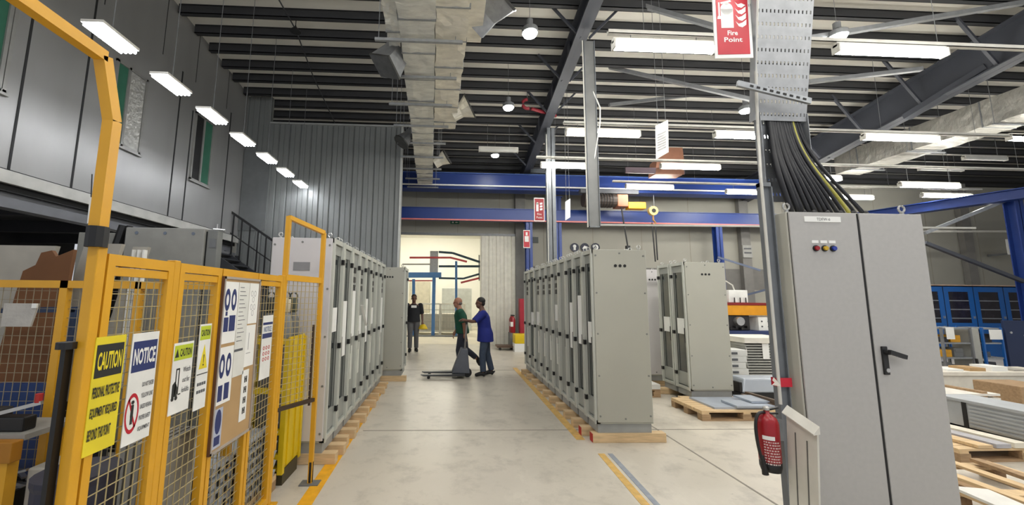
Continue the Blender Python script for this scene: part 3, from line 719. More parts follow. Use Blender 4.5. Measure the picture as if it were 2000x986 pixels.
# ================================================================ SWITCHGEAR CABINETS
ORD = ['nearest','second from the near end','third from the near end','fourth from the near end','fifth from the near end','sixth from the near end','seventh from the near end','eighth from the near end','ninth from the near end','farthest']
door_grey = M('cabinet_door', (152, 154, 148), .4, 0, .03, 3)
def switchgear(label, group, x0, x1, y0, y1, face, zb=.1, zt=2.2, style='glass', paper_strip=0, side=False, side_mat=None, seed=0, eye=True, holes=0):
    """face +1: door looks to +X, -1: door looks to -X"""
    rnd = random.Random(seed)
    t = thing('switchgear_cabinet', label, 'cabinet', ((x0+x1)/2,(y0+y1)/2,zb), group)
    g = .006; ya, yb = y0+g, y1-g; xf = x1 if face > 0 else x0; s = face
    MB().box(x0+.055 if s < 0 else x0, ya, zb+.1, x1 if s < 0 else x1-.055, yb, zt-.012).build('body', cab_grey, t, bevel=.003)
    MB().box(x0+.02,ya+.015,zb,x1-.02,yb-.015,zb+.1).build('plinth', M('plinth_grey', (150,152,150), .5), t)
    m = MB()
    for yy in (ya, yb-.035): m.box(xf-s*.06, yy, zb+.1, xf+s*.012, yy+.035, zt)
    m.box(xf-s*.045, ya, zt-.05, xf, yb, zt); m.box(xf-s*.045, ya, zb+.1, xf, yb, zb+.14)
    m.build('front_frame', M('frame_light', (190,192,184), .38, .05, .04, 3), t)
    da, db = ya+.04, yb-.04; dx0, dx1 = xf-s*.044, xf-s*.020
    w0, w1 = da+.03, db-.03; z0, z1 = zb+.16, zt-.06
    if style == 'glass':
        wz0, wz1 = zb+.36, zt-.16
        d = MB().box(dx0,da,z0,dx1,w0,z1).box(dx0,w1,z0,dx1,db,z1).box(dx0,w0,z0,dx1,w1,wz0).box(dx0,w0,wz1,dx1,w1,z1).build('door', door_grey, t)
        MB().box(dx0+s*.004,w0,wz0,dx0+s*.012,w1,wz1).build('window', glassm, d)
        MB().box(dx1,w0-.012,wz0,dx1+s*.003,w0,wz1).box(dx1,w1,wz0,dx1+s*.003,w1+.012,wz1).build('window_gasket', gap_dark, d)
    elif style == 'meters':
        d = MB().box(dx0,da,z0,dx1,db,z1).build('door', door_grey, t)
        for k, zz in enumerate((zt-.3, zt-.42, zt-.52)):
            MB().box(dx1,(da+db)/2-.05,zz,dx1+s*.012,(da+db)/2+.05,zz+.07).build('meter', black if k == 0 else inner_dark, d)
        MB().box(dx1,(da+db)/2-.03,zb+.5,dx1+s*.008,(da+db)/2+.03,zb+.9).build('breaker_cover', M('cover_pale',(216,216,208),.5), d)
    else:
        d = MB().box(dx0,da,z0,dx1,db,z1).build('door', door_grey, t, bevel=.003)
    MB().box(dx0,ya+.036,zb+.15,dx1-s*.004,ya+.0395,zt-.06).box(dx0,yb-.0395,zb+.15,dx1-s*.004,yb-.036,zt-.06).build('door_gap', gap_dark, t)
    for zz in (zb+.3, zb+.95, zt-.25):
        MB().box(xf-s*.01,db-.005,zz,xf+s*.02,db+.04,zz+.055).build('hinge', black, t)
    MB().box(dx1,da+.008,zb+.82,dx1+s*.028,da+.035,zb+1.06).build('handle', black, d, bevel=.004)
    if paper_strip:
        pz = zb+1.15+rnd.uniform(-.1,.12); ph = .25 if paper_strip == 1 else .62
        MB().box(dx1+s*.002,w0+.02,pz-ph*.4,dx1+s*.006,w1-.03,pz+ph*.6).build('paper_sheet', paper, d)
    if eye:
        for yy in (ya+.05, yb-.05):
            for xx in (x0+.06, x1-.06):
                m = MB(); m.lathe((xx,yy,zt-.012), ((.014,0),(.014,.02)), 10)
                m.tube([V((xx+.02*math.cos(a*math.pi/5),yy,zt+.035+.02*math.sin(a*math.pi/5))) for a in range(11)], .007, 6); m.build('lifting_eye', steel, t)
    if side:
        sm = side_mat or cab_side
        sp = MB().box(x0+.012,y0-.012,zb+.12,x1-.012,y0+.006,zt-.006).build('side_panel', sm, t, bevel=.004)
        for fx in (.06,.94):
            for fz in (.035,.26,.5,.74,.965):
                X = x0+(x1-x0)*fx; Z = zb+.12+(zt-zb-.13)*fz
                MB().tube([(X,y0-.012,Z),(X,y0-.017,Z)], .011, 10).build('screw', M('screw_grey', (120,122,118), .5), sp)
        for Z in (zt-.05, zb+.16): MB().tube([((x0+x1)/2,y0-.012,Z),((x0+x1)/2,y0-.017,Z)], .011, 10).build('screw', M('screw_grey', (120,122,118), .5), sp)
        for k in range(holes):
            X = x0+(x1-x0)*(.42+.085*k)
            MB().tube([(X,y0-.0125,zt-.2),(X,y0-.016,zt-.2)], .018, 14).build('gland_hole', black, sp)
    return t
GL, GR, G2 = 'cabinets along the left of the aisle', 'cabinets along the right of the aisle', 'second group of cabinets on the right'
LB = [3.97,4.36,4.76,5.16,5.56,5.96,6.38,6.80,7.24]
lst = ['glass','glass','meters','meters','glass','meters','plain','meters']; lpap = [1,2,2,1,2,1,0,2]
for i in range(8):
    where = 'grey glazed cabinet with white side panel, nearest of the left aisle row' if i == 0 else 'grey cabinet in the left aisle row, %s' % (ORD[i] if i < 7 else 'last before the one standing forward')
    c = switchgear(where, GL, -1.80, -1.175, LB[i], LB[i+1], 1, style=lst[i], paper_strip=lpap[i], side=(i == 0), side_mat=cab_white, seed=i)
    if i == 0:
        MB().box(-1.565,3.953,1.86,-1.40,3.960,1.945).build('blank_plate', M('plate_grey', (136,136,138), .5), c)
switchgear('plain grey cabinet standing forward at the far end of the left row', GL, -1.45, -.86, 7.72, 8.3, 1, style='plain', side=True, holes=3, seed=50)
tag(MB().bar((-1.155,5.30,1.49), (-1.155,5.62,1.20), .006, .035, up=(1,0,0)).build('paper_strip', paper), 'white paper strip hanging askew on the left cabinet doors', 'paper strip')
RB = [4.505,4.84,5.20,5.55,5.92,6.30,6.70,7.12,7.60,8.10,8.60]
rst = ['glass','glass','glass','plain','meters','meters','meters','meters','glass','meters']; rpap = [1,2,2,0,1,0,0,1,1,0]
for i in range(10):
    where = 'grey cabinet with wide bare side panel and three holes, nearest of the right aisle row' if i == 0 else 'grey cabinet in the right aisle row, %s' % ORD[i]
    switchgear(where, GR, 1.705, 2.365, RB[i], RB[i+1], -1, style=rst[i], paper_strip=rpap[i], side=(i == 0), seed=100+i, holes=3 if i == 0 else 0)
for i, (a, b) in enumerate(((6.07,6.46),(6.47,6.86))):
    switchgear('grey glazed cabinet of the second right group, %s' % ('with wide side panel towards the camera' if i == 0 else 'half hidden behind the first one'), G2, 3.80, 4.49, a, b, -1, style='glass', paper_strip=1, side=(i == 0), seed=200+i, holes=3 if i == 0 else 0, zt=2.22)
switchgear('pale cabinet standing between the right row and the second group', G2, 3.60, 4.25, 7.3, 7.8, -1, style='plain', side=True, side_mat=cab_white, seed=300, holes=3, zt=2.19)

# timber bearers under the cabinets
def bearer(x0, y0, z0, x1, y1, z1, lab, group, red=False):
    t = thing('timber_bearer', lab, 'timber beam', ((x0+x1)/2,(y0+y1)/2,z0), group)
    MB().box(x0,y0,z0,x1,y1,z1).build('beam', timber, t, bevel=.004)
    if red: MB().box(x0-.003,y0+.004,z0+.004,x0+.012,y1-.004,z1-.004).build('painted_end', redpaint, t)
    return t
for i, y in enumerate((3.98,4.20,4.42,4.66,4.92,5.22,5.54,5.90,6.30,6.72,7.1)):
    bearer(-1.85, y, 0, -1.06+.025*(i%2), y+.10, .1, 'timber bearer end under the left cabinets, number %d from the fence' % (i+1), 'timber bearers under the left cabinets', False)
bearer(-1.5, 7.70, 0, -.78, 7.80, .1, 'timber bearer under the forward standing cabinet at the left row end', 'timber bearers under the left cabinets')
bearer(1.655, 4.50, 0, 2.50, 4.60, .1, 'long timber bearer along the front of the nearest right cabinet, red end', 'timber bearers under the right cabinets', True)
for i, y in enumerate((4.72,5.02,5.36,5.74,6.12,6.52,6.94,7.4,7.9,8.4)):
    bearer(1.60, y, 0, 2.42, y+.10, .1, 'timber bearer end under the right cabinets, number %d behind the front beam' % (i+1), 'timber bearers under the right cabinets', i in (0,))
for i, y in enumerate((6.1, 6.72)):
    bearer(3.66, y, 0, 4.55, y+.1, .1, 'timber bearer under the second cabinet group, %s' % ('front' if i == 0 else 'rear'), 'timber bearers under the second group')
bearer(3.55, 7.35, 0, 4.3, 7.7, .1, 'wide timber bearer under the pale middle cabinet', 'timber bearers under the second group')

# ================================================================ YELLOW FENCE
XF = -1.36
def mesh_panel(m, y0, y1, z0, z1, x, py=.045, pz=.055, r=.0017):
    y = y0+py/2
    while y < y1: m.bar((x,y,z0),(x,y,z1),r*2,r*2); y += py
    z = z0+pz/2
    while z < z1: m.bar((x+.004,y0,z),(x+.004,y1,z),r*2,r*2); z += pz
def fence_panel(y0, y1, label, zb=.04, zt=1.76, w=.035):
    t = thing('guard_fence', label, 'fence', (XF,(y0+y1)/2,0), 'yellow guard fence panels')
    m = MB(); m.box(XF-.02,y0,zb,XF+.02,y0+w,zt); m.box(XF-.02,y1-w,zb,XF+.02,y1,zt)
    m.box(XF-.02,y0+w,zt-.045,XF+.02,y1-w,zt); m.box(XF-.02,y0+w,zb,XF+.02,y1-w,zb+.05)
    m.box(XF-.016,y0+w,zt-.085,XF+.016,y1-w,zt-.05)
    m.build('frame', yel, t)
    m = MB(); mesh_panel(m, y0+w, y1-w, zb+.05, zt-.085, XF-.004); m.build('wire_mesh', wire, t)
    return t
def fpost(x, y, label, z1=1.78, w=.05, foot=True):
    t = thing('fence_post', label, 'fence post', (x,y,0), 'yellow guard fence posts')
    MB().box(x-w/2,y-w/2,.012,x+w/2,y+w/2,z1).build('post', yel, t, bevel=.004)
    MB().box(x-.06,y-.06,0,x+.06,y+.06,.012).build('foot_plate', yel, t)
    return t
FP = [(1.575,1.945,'yellow mesh fence panel carrying the CAUTION and NOTICE signs'),(1.99,2.35,'yellow mesh fence panel carrying the two lime caution signs'),(2.36,2.79,'yellow mesh fence panel behind the paper covered board'),(2.80,3.20,'yellow mesh fence panel nearest the gas cylinders, small blue notice on it')]
for a, b, l in FP: fence_panel(a, b, l)
pn = fpost(XF, 1.545, 'nearest yellow fence post with a black edge strip', 1.80, .042)
MB().box(XF-.045,1.50,.1,XF-.028,1.53,1.40).build('edge_strip', black, pn)
MB().tube([(XF-.036,1.51,1.40),(XF-.036,1.51,1.425)], .03, 10).build('strip_cap', black, pn)
MB().box(XF-.034,1.501,.2,XF-.03,1.504,1.39).build('reflex_line', yel_b, pn)
fpost(XF, 1.967, 'yellow fence post between the first and second panels', 1.77, .042)
fpost(XF, 3.225, 'yellow fence post at the far end of the fence line', 1.77, .045)
# arched gate frames
ag = thing('arched_gate', 'yellow arched mesh gate in front of the gas cylinders', 'gate', (-1.25,3.45,0))
A0 = V((-1.352,3.262,0)); A1 = V((-1.163,3.60,0)); 
def up(p, z): return V((p.x,p.y,z))
m = MB(); m.bar(up(A0,1.70), up(A0,2.27), .036); m.bar(up(A0,2.262), up(A1,2.19), .036); m.bar(up(A1,0), up(A1,2.19), .036); m.bar(up(A0,.4), up(A0,1.72), .03)
m.bar(up(A0,1.755), up(A1,1.745), .036, .05); m.build('arch_frame', yel, ag)
MB().bar(up(A0,.70), up(A1,.70), .03, .03).bar(A1+V((-.03,-.05,.66)), A1+V((-.03,-.05,1.35)), .016, .016).build('dark_bar', M('gate_dark', (60,44,30), .6), ag)
m = MB()
for k in range(1, 9):
    f = k/9; m.bar(up(A0.lerp(A1,f),.72), up(A0.lerp(A1,f),1.73), .0045)
for k in range(20):
    z = .74+.05*k; m.bar(up(A0,z), up(A1,z), .0045)
m.build('wire_mesh', wire, ag)
MB().box(A1.x-.08,A1.y-.05,0,A1.x+.08,A1.y+.05,.01).build('foot_plate', galv_d, ag)
MB().tube([up(A1,.015),up(A1,.18)], .022, 8).build('foot_sleeve', black, ag)
na = thing('arched_bracket', 'tall yellow arch rising from the nearest fence post out of frame', 'gate', (XF,1.52,1.8))
pts = [V((XF,1.535,1.80)),V((XF,1.535,2.29)),V((XF,1.46,2.52)),V((XF,.7,2.52)),V((XF,.62,2.3))]
m = MB()
for a, b in zip(pts, pts[1:]): m.bar(a, b, .042, .042, up=(1,0,0))
m.build('arch_tube', yel, na)
MB().tube([(XF,1.535,1.78),(XF,1.535,1.86)], .035, 10).build('clamp', black, na)
# back panel of the enclosure
bp_ = thing('back_fence', 'yellow mesh fence crossing the enclosure behind the nearest post', 'fence', (-3,2.75,0))
MB().box(-6,2.73,1.64,-1.42,2.77,1.69).box(-2.62,2.73,0,-2.57,2.77,1.69).box(-2.13,2.73,0,-2.09,2.77,1.69).box(-1.47,2.73,0,-1.42,2.77,1.69).box(-6,2.73,.05,-1.42,2.77,.1).build('frame', yel, bp_)
m = MB(); x = -5
while x < -1.45: m.bar((x,2.75,.1),(x,2.75,1.64),.003); x += .05
z = .12
while z < 1.64: m.bar((-5,2.755,z),(-1.45,2.755,z),.003); z += .06
m.build('wire_mesh', M('wire_dull',(150,140,116),.5,.2), bp_)

# ---------------------------------------------------------------- signs on the fence
def fsign(name, label, y0, y1, z0, z1, cat='sign', group='safety signs on the fence', border=signwhite, x=XF+.024):
    t = thing(name, label, cat, (x,(y0+y1)/2,z0), group)
    P = Plate((x,y0,z1), (0,1,0), (0,0,-1)); m = MB(); P.rect(m, 0, 0, y1-y0, z1-z0, -.003, 0); m.build('board', border, t)
    return t, P, y1-y0, z1-z0
t, P, w, h = fsign('caution_sign', 'yellow CAUTION sign about personal protective equipment', 1.56, 1.70, 1.0, 1.436, border=signyel)
m = MB(); P.rect(m, .008, .03, w-.008, .155, 0, .001); m.build('black_band', signblk, t)
m = MB(); P.text(m, 'CAUTION', .016, .128, w-.03, .07, .0015, .03); m.build('heading', signyel, t)
for k, s in enumerate(('PERSONAL PROTECTIVE','EQUIPMENT REQUIRED','BEYOND THIS POINT')):
    m = MB(); P.text(m, s, .01, .23+.077*k, w-.02 if k < 2 else w-.04, .042, .0015, .03); m.build('lettering', signblk, t)
t, P, w, h = fsign('notice_sign', 'white NOTICE sign with red no entry figure', 1.735, 1.885, .972, 1.434)
m = MB(); P.rect(m, .008, .035, w-.008, .165, 0, .001); m.build('navy_band', signblue, t)
m = MB(); P.text(m, 'NOTICE', .014, .135, w-.028, .07, .0015, .03); m.build('heading', signwhite, t)
m = MB(); P.disc(m, .037, .335, .036, 0, .001, 24, .029, 2.3); P.poly(m, [(.012,.275),(.018,.27),(.062,.395),(.056,.40)], 0, .001); m.build('prohibition_ring', signred, t)
m = MB(); P.disc(m, .037, .29, .008, 0, .0012); P.rect(m, .03, .30, .044, .35, 0, .0012); P.rect(m, .031, .35, .036, .38, 0, .0012); P.rect(m, .038, .35, .043, .38, 0, .0012); m.build('figure', signblk, t)
for k, s in enumerate(('DO NOT ENTER','YELLOW LINE','UNLESS WEARING','PROPER SAFETY','EQUIPMENT')):
    m = MB(); P.text(m, s, .078, .235+.047*k, .066, .02, .0015, .02); m.build('lettering', txt_grey, t)
t, P, w, h = fsign('forklift_caution_sign', 'white and lime caution sign showing a forklift', 1.995, 2.142, 1.02, 1.363)
m = MB(); P.rect(m, .006, .012, w-.006, .085, 0, .001); m.build('lime_band', signlime, t)
m = MB(); P.text(m, 'CAUTION', .045, .07, w-.06, .04, .0015, .03); P.poly(m, [(.01,.07),(.024,.028),(.038,.07)], .001, .0015); m.build('heading', signblk, t)
m = MB(); P.rect(m, .03, .13, .036, .25, 0, .001); P.rect(m, .05, .13, .056, .25, 0, .001); P.rect(m, .03, .125, .056, .133, 0, .001); P.poly(m, [(.012,.2),(.03,.185),(.05,.22),(.05,.26),(.012,.26)], 0, .001); P.disc(m, .02,.268,.010,0,.001); P.disc(m, .045,.268,.010,0,.001); P.rect(m, .056, .25, .075, .256, 0, .001); m.build('forklift_figure', signblk, t)
for k, s in enumerate(('Watch','out for','forklifts')):
    m = MB(); P.text(m, s, .08, .15+.05*k, .055, .026, .0015, .01); m.build('lettering', txt_grey, t)
t, P, w, h = fsign('triangle_caution_sign', 'narrow white caution sign with a yellow triangle', 2.185, 2.285, .99, 1.443)
m = MB(); P.rect(m, .005, .01, w-.005, .085, 0, .001); m.build('lime_band', signlime, t)
m = MB(); P.text(m, 'CAUTION', .012, .065, w-.024, .035, .0015, .03); P.rect(m, .004, .265, w-.004, .27, 0, .001); m.build('heading', signblk, t)
m = MB(); P.poly(m, [(.015,.24),(.05,.11),(.085,.24)], 0, .001); m.build('triangle', signyel, t)
m = MB(); P.poly(m, [(.046,.165),(.054,.165),(.051,.21),(.049,.21)], .001, .0015); P.disc(m, .05,.22,.005,.001,.0015); m.build('exclamation', signblk, t)
m = MB()
for k in range(2):
    for j in range(4): P.rect(m, .014+.019*j, .312+.04*k, .029+.019*j, .328+.04*k, 0, .001)
m.build('lettering', txt_grey, t)
t = thing('notice_board', 'large framed board covered with pinned papers on the fence', 'notice board', (XF+.03,2.57,.7))
P = Plate((XF+.03,2.355,1.715), (0,1,0), (0,0,-1)); w, h = .445, 1.015
m = MB(); P.rect(m, 0, 0, w, h, -.012, 0); m.build('cork', card, t)
m = MB(); P.rect(m, 0, 0, w, .015, 0, .008); P.rect(m, 0, h-.015, w, h, 0, .008); P.rect(m, 0, 0, .012, h, 0, .008); P.rect(m, w-.012, 0, w, h, 0, .008); m.build('frame', M('board_frame', (170,160,150), .5, .2), t)
m = MB(); P.rect(m, -.006, 0, 0, h, -.02, .006); m.build('frame_side', M('frame_brown', (90,60,40), .6), t)
G = 'papers pinned to the fence board'
def pinned(label, a0, b0, a1, b1, col=paper):
    t2 = thing('pinned_paper', label, 'paper notice', P.pt((a0+a1)/2,b1,.004), G)
    m = MB(); P.rect(m, a0, b0, a1, b1, .001, .003); m.build('sheet', col, t2); return t2
t2 = pinned('paper with two blue mandatory discs, top left of the board', .02,.03,.165,.40)
pb = M('paper_bluegrey', (176,182,200), .7)
m = MB()
for a, b in ((.05,.14),(.12,.14)): P.disc(m, a, b, .028, .003, .004, 20, .014, 2.4)
P.rect(m, .028,.245,.075,.33,.003,.004); P.rect(m,.085,.235,.15,.33,.003,.004); P.rect(m,.04,.21,.06,.235,.003,.004)
m.build('mandatory_discs', signblue, t2)
t2 = pinned('tall white paper in the middle of the board top', .17,.03,.30,.62, M('paper_greyish',(216,216,210),.8))
m = MB(); P.rect(m,.17,.45,.27,.465,.003,.004)
for k in range(14): P.rect(m,.185,.06+.026*k,.185+.05+.05*((k*7)%3)/3,.064+.026*k,.003,.0034)
m.build('print', txt_grey, t2)
t2 = pinned('white paper with faint drawing, top right of the board', .305,.03,.425,.30)
m = MB()
for a,b in ((.34,.10),(.38,.10),(.36,.14),(.34,.19),(.38,.19),(.36,.23)): P.disc(m,a,b,.014,.003,.0034,14,.011,1.4)
m.build('drawing', M('print_light',(160,160,160),.6), t2)
t2 = pinned('blank looking white paper under the drawing on the board', .30,.31,.42,.58)
m = MB(); P.rect(m,.335,.36,.342,.47,.003,.0034); P.rect(m,.315,.49,.37,.495,.003,.0034); m.build('print', M('print_light',(160,160,160),.6), t2)
t2 = pinned('paper with two tall blue discs, middle left of the board', .02,.42,.165,.75)
m = MB()
for a in (.05,.118): P.disc(m, a, .53, .027, .003, .004, 20, .014, 2.6)
P.rect(m,.028,.64,.072,.73,.003,.004); P.rect(m,.09,.635,.14,.73,.003,.004); m.build('mandatory_discs', signblue, t2)
t2 = pinned('paper with one solid blue disc, bottom left of the board', .02,.77,.10,.99, pb)
m = MB(); P.disc(m,.058,.845,.030,.003,.004,20,None,2.3); P.rect(m,.03,.925,.085,.975,.003,.004); m.build('mandatory_disc', signblue, t2)
t2 = pinned('narrow white paper with black figures, lower right of the board', .29,.60,.375,.92)
m = MB()
for k in range(4): P.rect(m,.322,.64+.066*k,.334,.68+.066*k,.003,.004); P.rect(m,.342,.64+.066*k,.354,.68+.066*k,.003,.004); P.rect(m,.33,.655+.066*k,.346,.662+.066*k,.003,.004)
m.build('black_figures', signblk, t2)
t, P, w, h = fsign('small_notice_sign', 'narrow white notice with navy bands and red symbols near the gate', 2.90, 3.06, 1.0, 1.457)
m = MB(); P.rect(m, .005, .05, w-.005, .068, 0, .001); P.rect(m, .005, .13, w-.005, .165, 0, .001); m.build('navy_band', signblue, t)
m = MB(); P.text(m, 'NOTICE', .02, .12, w-.04, .04, .0015, .02); m.build('heading', M('print_blue',(110,124,160),.6), t)
m = MB()
for a in (.04,.08,.12):
    for b in (.235,.275,.315): P.disc(m, a, b, .014, 0, .001, 12, .008)
m.build('red_symbols', M('print_red',(190,84,84),.6), t)

# ================================================================ LEFT ENCLOSURE CONTENTS
# gas cylinders in a yellow cage
gc = thing('cylinder_cage', 'yellow steel cage holding gas cylinders behind the arched gate', 'cage', (-1.47,3.95,0))
cx0, cx1, cy0, cy1 = -1.80, -1.40, 3.55, 3.92
m = MB()
for x in (cx0, cx1):
    for y in (cy0, cy1): m.box(x-.022,y-.022,.1,x+.022,y+.022,1.22)
for z in (.22,.42,.76,1.18): m.box(cx0,cy0-.02,z,cx1,cy0+.015,z+.045); m.box(cx0-.018,cy0,z,cx0+.018,cy1,z+.045)
m.build('frame', yel_b, gc)
m = MB()
for k in range(5):
    ya = cy0+(cy1-cy0)*k/5; m.box(cx1-.004,ya,.15,cx1+.008+.012*(k%2),ya+(cy1-cy0)/5,1.24)
m.build('side_sheet', yel_b, gc)
MB().box(cx0,cy0,.12,cx1,cy1,.15).build('base_tray', yel_b, gc)
for x in (cx0+.03,cx1-.03): MB().box(x-.04,cy0+.02,0,x+.04,cy1-.02,.12).build('skid', M('skid_dark',(70,62,40),.6), gc)
for i, (x, y, c) in enumerate(((-1.62,3.65,(90,92,92)),(-1.485,3.66,(132,136,136)),(-1.48,3.81,(110,112,112)))):
    t = thing('gas_cylinder', 'grey gas cylinder in the yellow cage, %s' % ('left' if i == 0 else 'right, with pale cap' if i == 1 else 'rear one'), 'gas cylinder', (x,y,.15), 'gas cylinders in the cage')
    MB().lathe((x,y,.15), ((.058,0),(.066,.02),(.066,1.14),(.054,1.24),(.028,1.30)), 18).build('bottle', M('gas_grey_%d' % i, c, .4), t, smooth=True)
    MB().lathe((x,y,.15), ((.028,1.30),(.036,1.31),(.036,1.42),(.02,1.44)), 14).build('cap', M('cap_%d' % i, ((40,44,42),(206,196,168),(74,80,70))[i], .5), t, smooth=True)
    MB().tube([V((x+.035*math.cos(a*math.pi/6),y-.01,1.60+.035*math.sin(a*math.pi/6))) for a in range(13)], .008, 6).build('handwheel', M('wheel_dark',(50,58,52),.5), t)
# stack of grey trays on a pallet just behind the fence end
def pallet(label, x, y, rot, L=1.2, W=.8, h=.13, z=0, group='wooden pallets', mat=timber, name='wooden_pallet', n=7):
    t = thing(name, label, 'pallet', (x,y,z), group); off = t.location.copy()
    m = MB()
    for k in range(n):
        yy = -W/2+.05+(W-.1)*k/(n-1); m.box(-L/2,yy-.045,h-.022,L/2,yy+.045,h)
    for k in range(3):
        xx = -L/2+.05+(L-.1)*k/2; m.box(xx-.05,-W/2,h-.044,xx+.05,W/2,h-.022)
    for v in m.bm.verts: v.co += off
    m.build('deck', mat, t)
    for k in range(3):
        yy = -W/2+.05+(W-.1)*k/2
        m = MB()
        for j in range(3):
            xx = -L/2+.06+(L-.12)*j/2; m.box(xx-.06,yy-.05,.02,xx+.06,yy+.05,h-.044)
        m.box(-L/2,yy-.05,0,L/2,yy+.05,.02)
        for v in m.bm.verts: v.co += off
        m.build('runner', timber_d, t)
    t.rotation_euler.z = rot
    return t
pallet('small timber pallet under the folded grey trays at the fence end', -1.72, 3.02, 0, .60, 1.0, .12, group=None)
for k in range(6):
    z = .12+.075*k
    t = thing('folded_tray', 'folded grey steel tray on the pallet behind the fence, %s of the stack' % ('lowest','second from below','third from below','fourth from below','fifth from below','topmost')[k], 'metal tray', (-1.72,3.02,z), 'folded steel trays behind the fence')
    m = MB(); m.box(-2.0,2.55,z,-1.42,3.45,z+.01); m.prism([(-1.42,2.55,z),(-1.40,2.55,z+.06),(-1.46,2.55,z+.068),(-1.46,2.55,z+.05),(-1.42,2.55,z+.045),(-1.435,2.55,z)], (0,.90,0))
    m.box(-2.0,2.55,z,-1.99,3.45,z+.06); m.build('tray', sheet_m, t)
    for j in range(10):
        y = 2.6+.085*j; MB().box(-1.405,y,z+.012,-1.398,y+.025,z+.045).build('notch', gap_dark, t)
# light grey slotted panels and dark crates inside, seen through the mesh
t = thing('wrapped_pack', 'pale slotted pack standing behind the two lime signs', 'pack', (-1.6,2.4,0))
MB().box(-1.72,2.22,0,-1.48,2.5,.22).build('base', timber_d, t)
m = MB()
for k in range(6): m.box(-1.71+.038*k,2.22,.22,-1.685+.038*k,2.5,.82)
m.box(-1.71,2.235,.24,-1.49,2.49,.80)
m.build('slats', M('slat_grey', (150,148,140), .6), t)
t = thing('dark_drum', 'dark blue drum behind the nearest fence panel', 'drum', (-1.60,1.86,0))
MB().lathe((-1.60,1.86,0), ((.13,0),(.14,.02),(.14,.38),(.146,.40),(.14,.42),(.14,.80),(.146,.82),(.146,.84)), 20).build('shell', M('drum_dark', (34,36,56), .5), t, smooth=False)
# big grey enclosure behind the fence
t = thing('grey_machine_cabinet', 'wide grey machine cabinet standing behind the fence, bolts on top', 'cabinet', (-3.0,4.6,0))
MB().box(-3.52,4.3,.1,-2.68,4.5,2.33).build('body', M('machine_grey', (150,150,145), .55), t, bevel=.008)
MB().box(-3.52,4.32,0,-2.6,4.48,.1).build('plinth', gap_dark, t)
MB().box(-2.66,4.32,.12,-2.55,4.42,2.32).build('side_column', M('machine_side',(120,122,120),.5), t, bevel=.005)
MB().box(-2.68,4.33,.12,-2.66,4.48,2.3).build('shadow_gap', gap_dark, t)
MB().box(-2.63,4.315,2.12,-2.56,4.32,2.22).build('nameplate', galv_d, t)
for x in (-3.4,-3.1,-2.8): MB().tube([(x,4.3,2.27),(x,4.295,2.27)], .018, 10).build('bolt_cap', M('cap_blue',(110,120,136),.5), t)
m = MB(); m.tube([(-2.61,4.4,2.32),(-2.61,4.4,2.40)], .008, 6); m.tube([(-2.65,4.4,2.34),(-2.52,4.4,2.33)], .012, 6); m.build('top_rod', steel, t)
t = thing('grey_side_box', 'smaller grey box left of the machine cabinet with black hoses', 'machine', (-3.8,4.5,0))
MB().box(-4.1,4.4,0,-3.72,4.9,2.28).build('body', M('sidebox_grey', (140,140,134), .55), t, bevel=.006)
MB().tube([(-3.62,4.4,2.36),(-3.66,4.38,2.1),(-3.64,4.36,1.7),(-3.68,4.38,1.2)], .05, 8).tube([(-3.56,4.4,2.36),(-3.57,4.38,2.0),(-3.6,4.38,1.3)], .03, 8).build('hose', black, t)
t = thing('brown_board', 'torn brown board leaning behind the fence at the left edge', 'board', (-3.4,3.3,0))
m = MB(); m.prism([(-3.66,3.25,.0),(-3.14,3.25,.0),(-3.05,3.25,1.96),(-3.18,3.25,1.90),(-3.22,3.25,1.95),(-3.30,3.25,1.93),(-3.33,3.25,1.83),(-3.42,3.25,1.78),(-3.45,3.25,1.6)], (0,.03,0)); m.build('sheet', brown, t)
for i, (x0, x1, zt, lab) in enumerate(((-4.6,-3.3,2.0,'large grey sheet behind the torn brown board at the left'),(-3.17,-2.86,2.04,'pale grey sheet standing right of the brown board'),(-2.85,-2.72,2.03,'narrow folded grey profile right of the pale sheet'))):
    t = thing('standing_sheet', lab, 'metal sheet', (x0,3.35,0), 'grey sheets standing in the enclosure')
    MB().hexa([(x0-.25,3.36+.11*i,.7),(x1-.25,3.36+.11*i,.7),(x1-.25,3.40+.11*i,.7),(x0-.25,3.40+.11*i,.7),(x0,3.36+.11*i,zt),(x1,3.36+.11*i,zt),(x1,3.40+.11*i,zt),(x0,3.40+.11*i,zt)]).build('sheet', M('sheet_warm', (168,164,154), .6), t)
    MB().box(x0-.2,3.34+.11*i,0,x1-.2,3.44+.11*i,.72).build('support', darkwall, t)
    if i == 2:
        for k in range(3): MB().box(x0+.02+.045*k,3.33+.11*i,.8,x0+.035+.045*k,3.37+.11*i,2.0).build('fold', paper, t)
t = thing('blue_rack_frame', 'dark blue steel rack frame behind the left fence', 'rack', (-3,3.05,0))
MB().bar(at(0,606,Y=3.05), at(150,604,Y=3.05), .03, .04).bar(at(143,604,Y=3.05), at(126,720,Y=3.05), .06, .03).box(-2.9,3.03,0,-2.84,3.07,1.1).build('frame', M('rack_navy', (34,52,84), .5), t)
for i, (a, b) in enumerate(((0,38),(48,105))):
    p = at(a,748,Y=3.0); q = at(b,796,Y=3.0)
    tag(MB().box(p.x,2.98,0,q.x,3.03,p.z).build('blue_board', M('panel_blue',(26,56,110),.5)), 'dark blue panel behind the bench, %s' % ('left one at the picture edge' if i == 0 else 'right one beside the black strip'), 'panel', 'blue panels behind the bench')
p = at(8,592,Y=2.70); q = at(68,638,Y=2.70)
t = thing('hanging_polythene', 'clear plastic bag with papers hung on the back fence', 'plastic bag', (p.x,2.7,q.z))
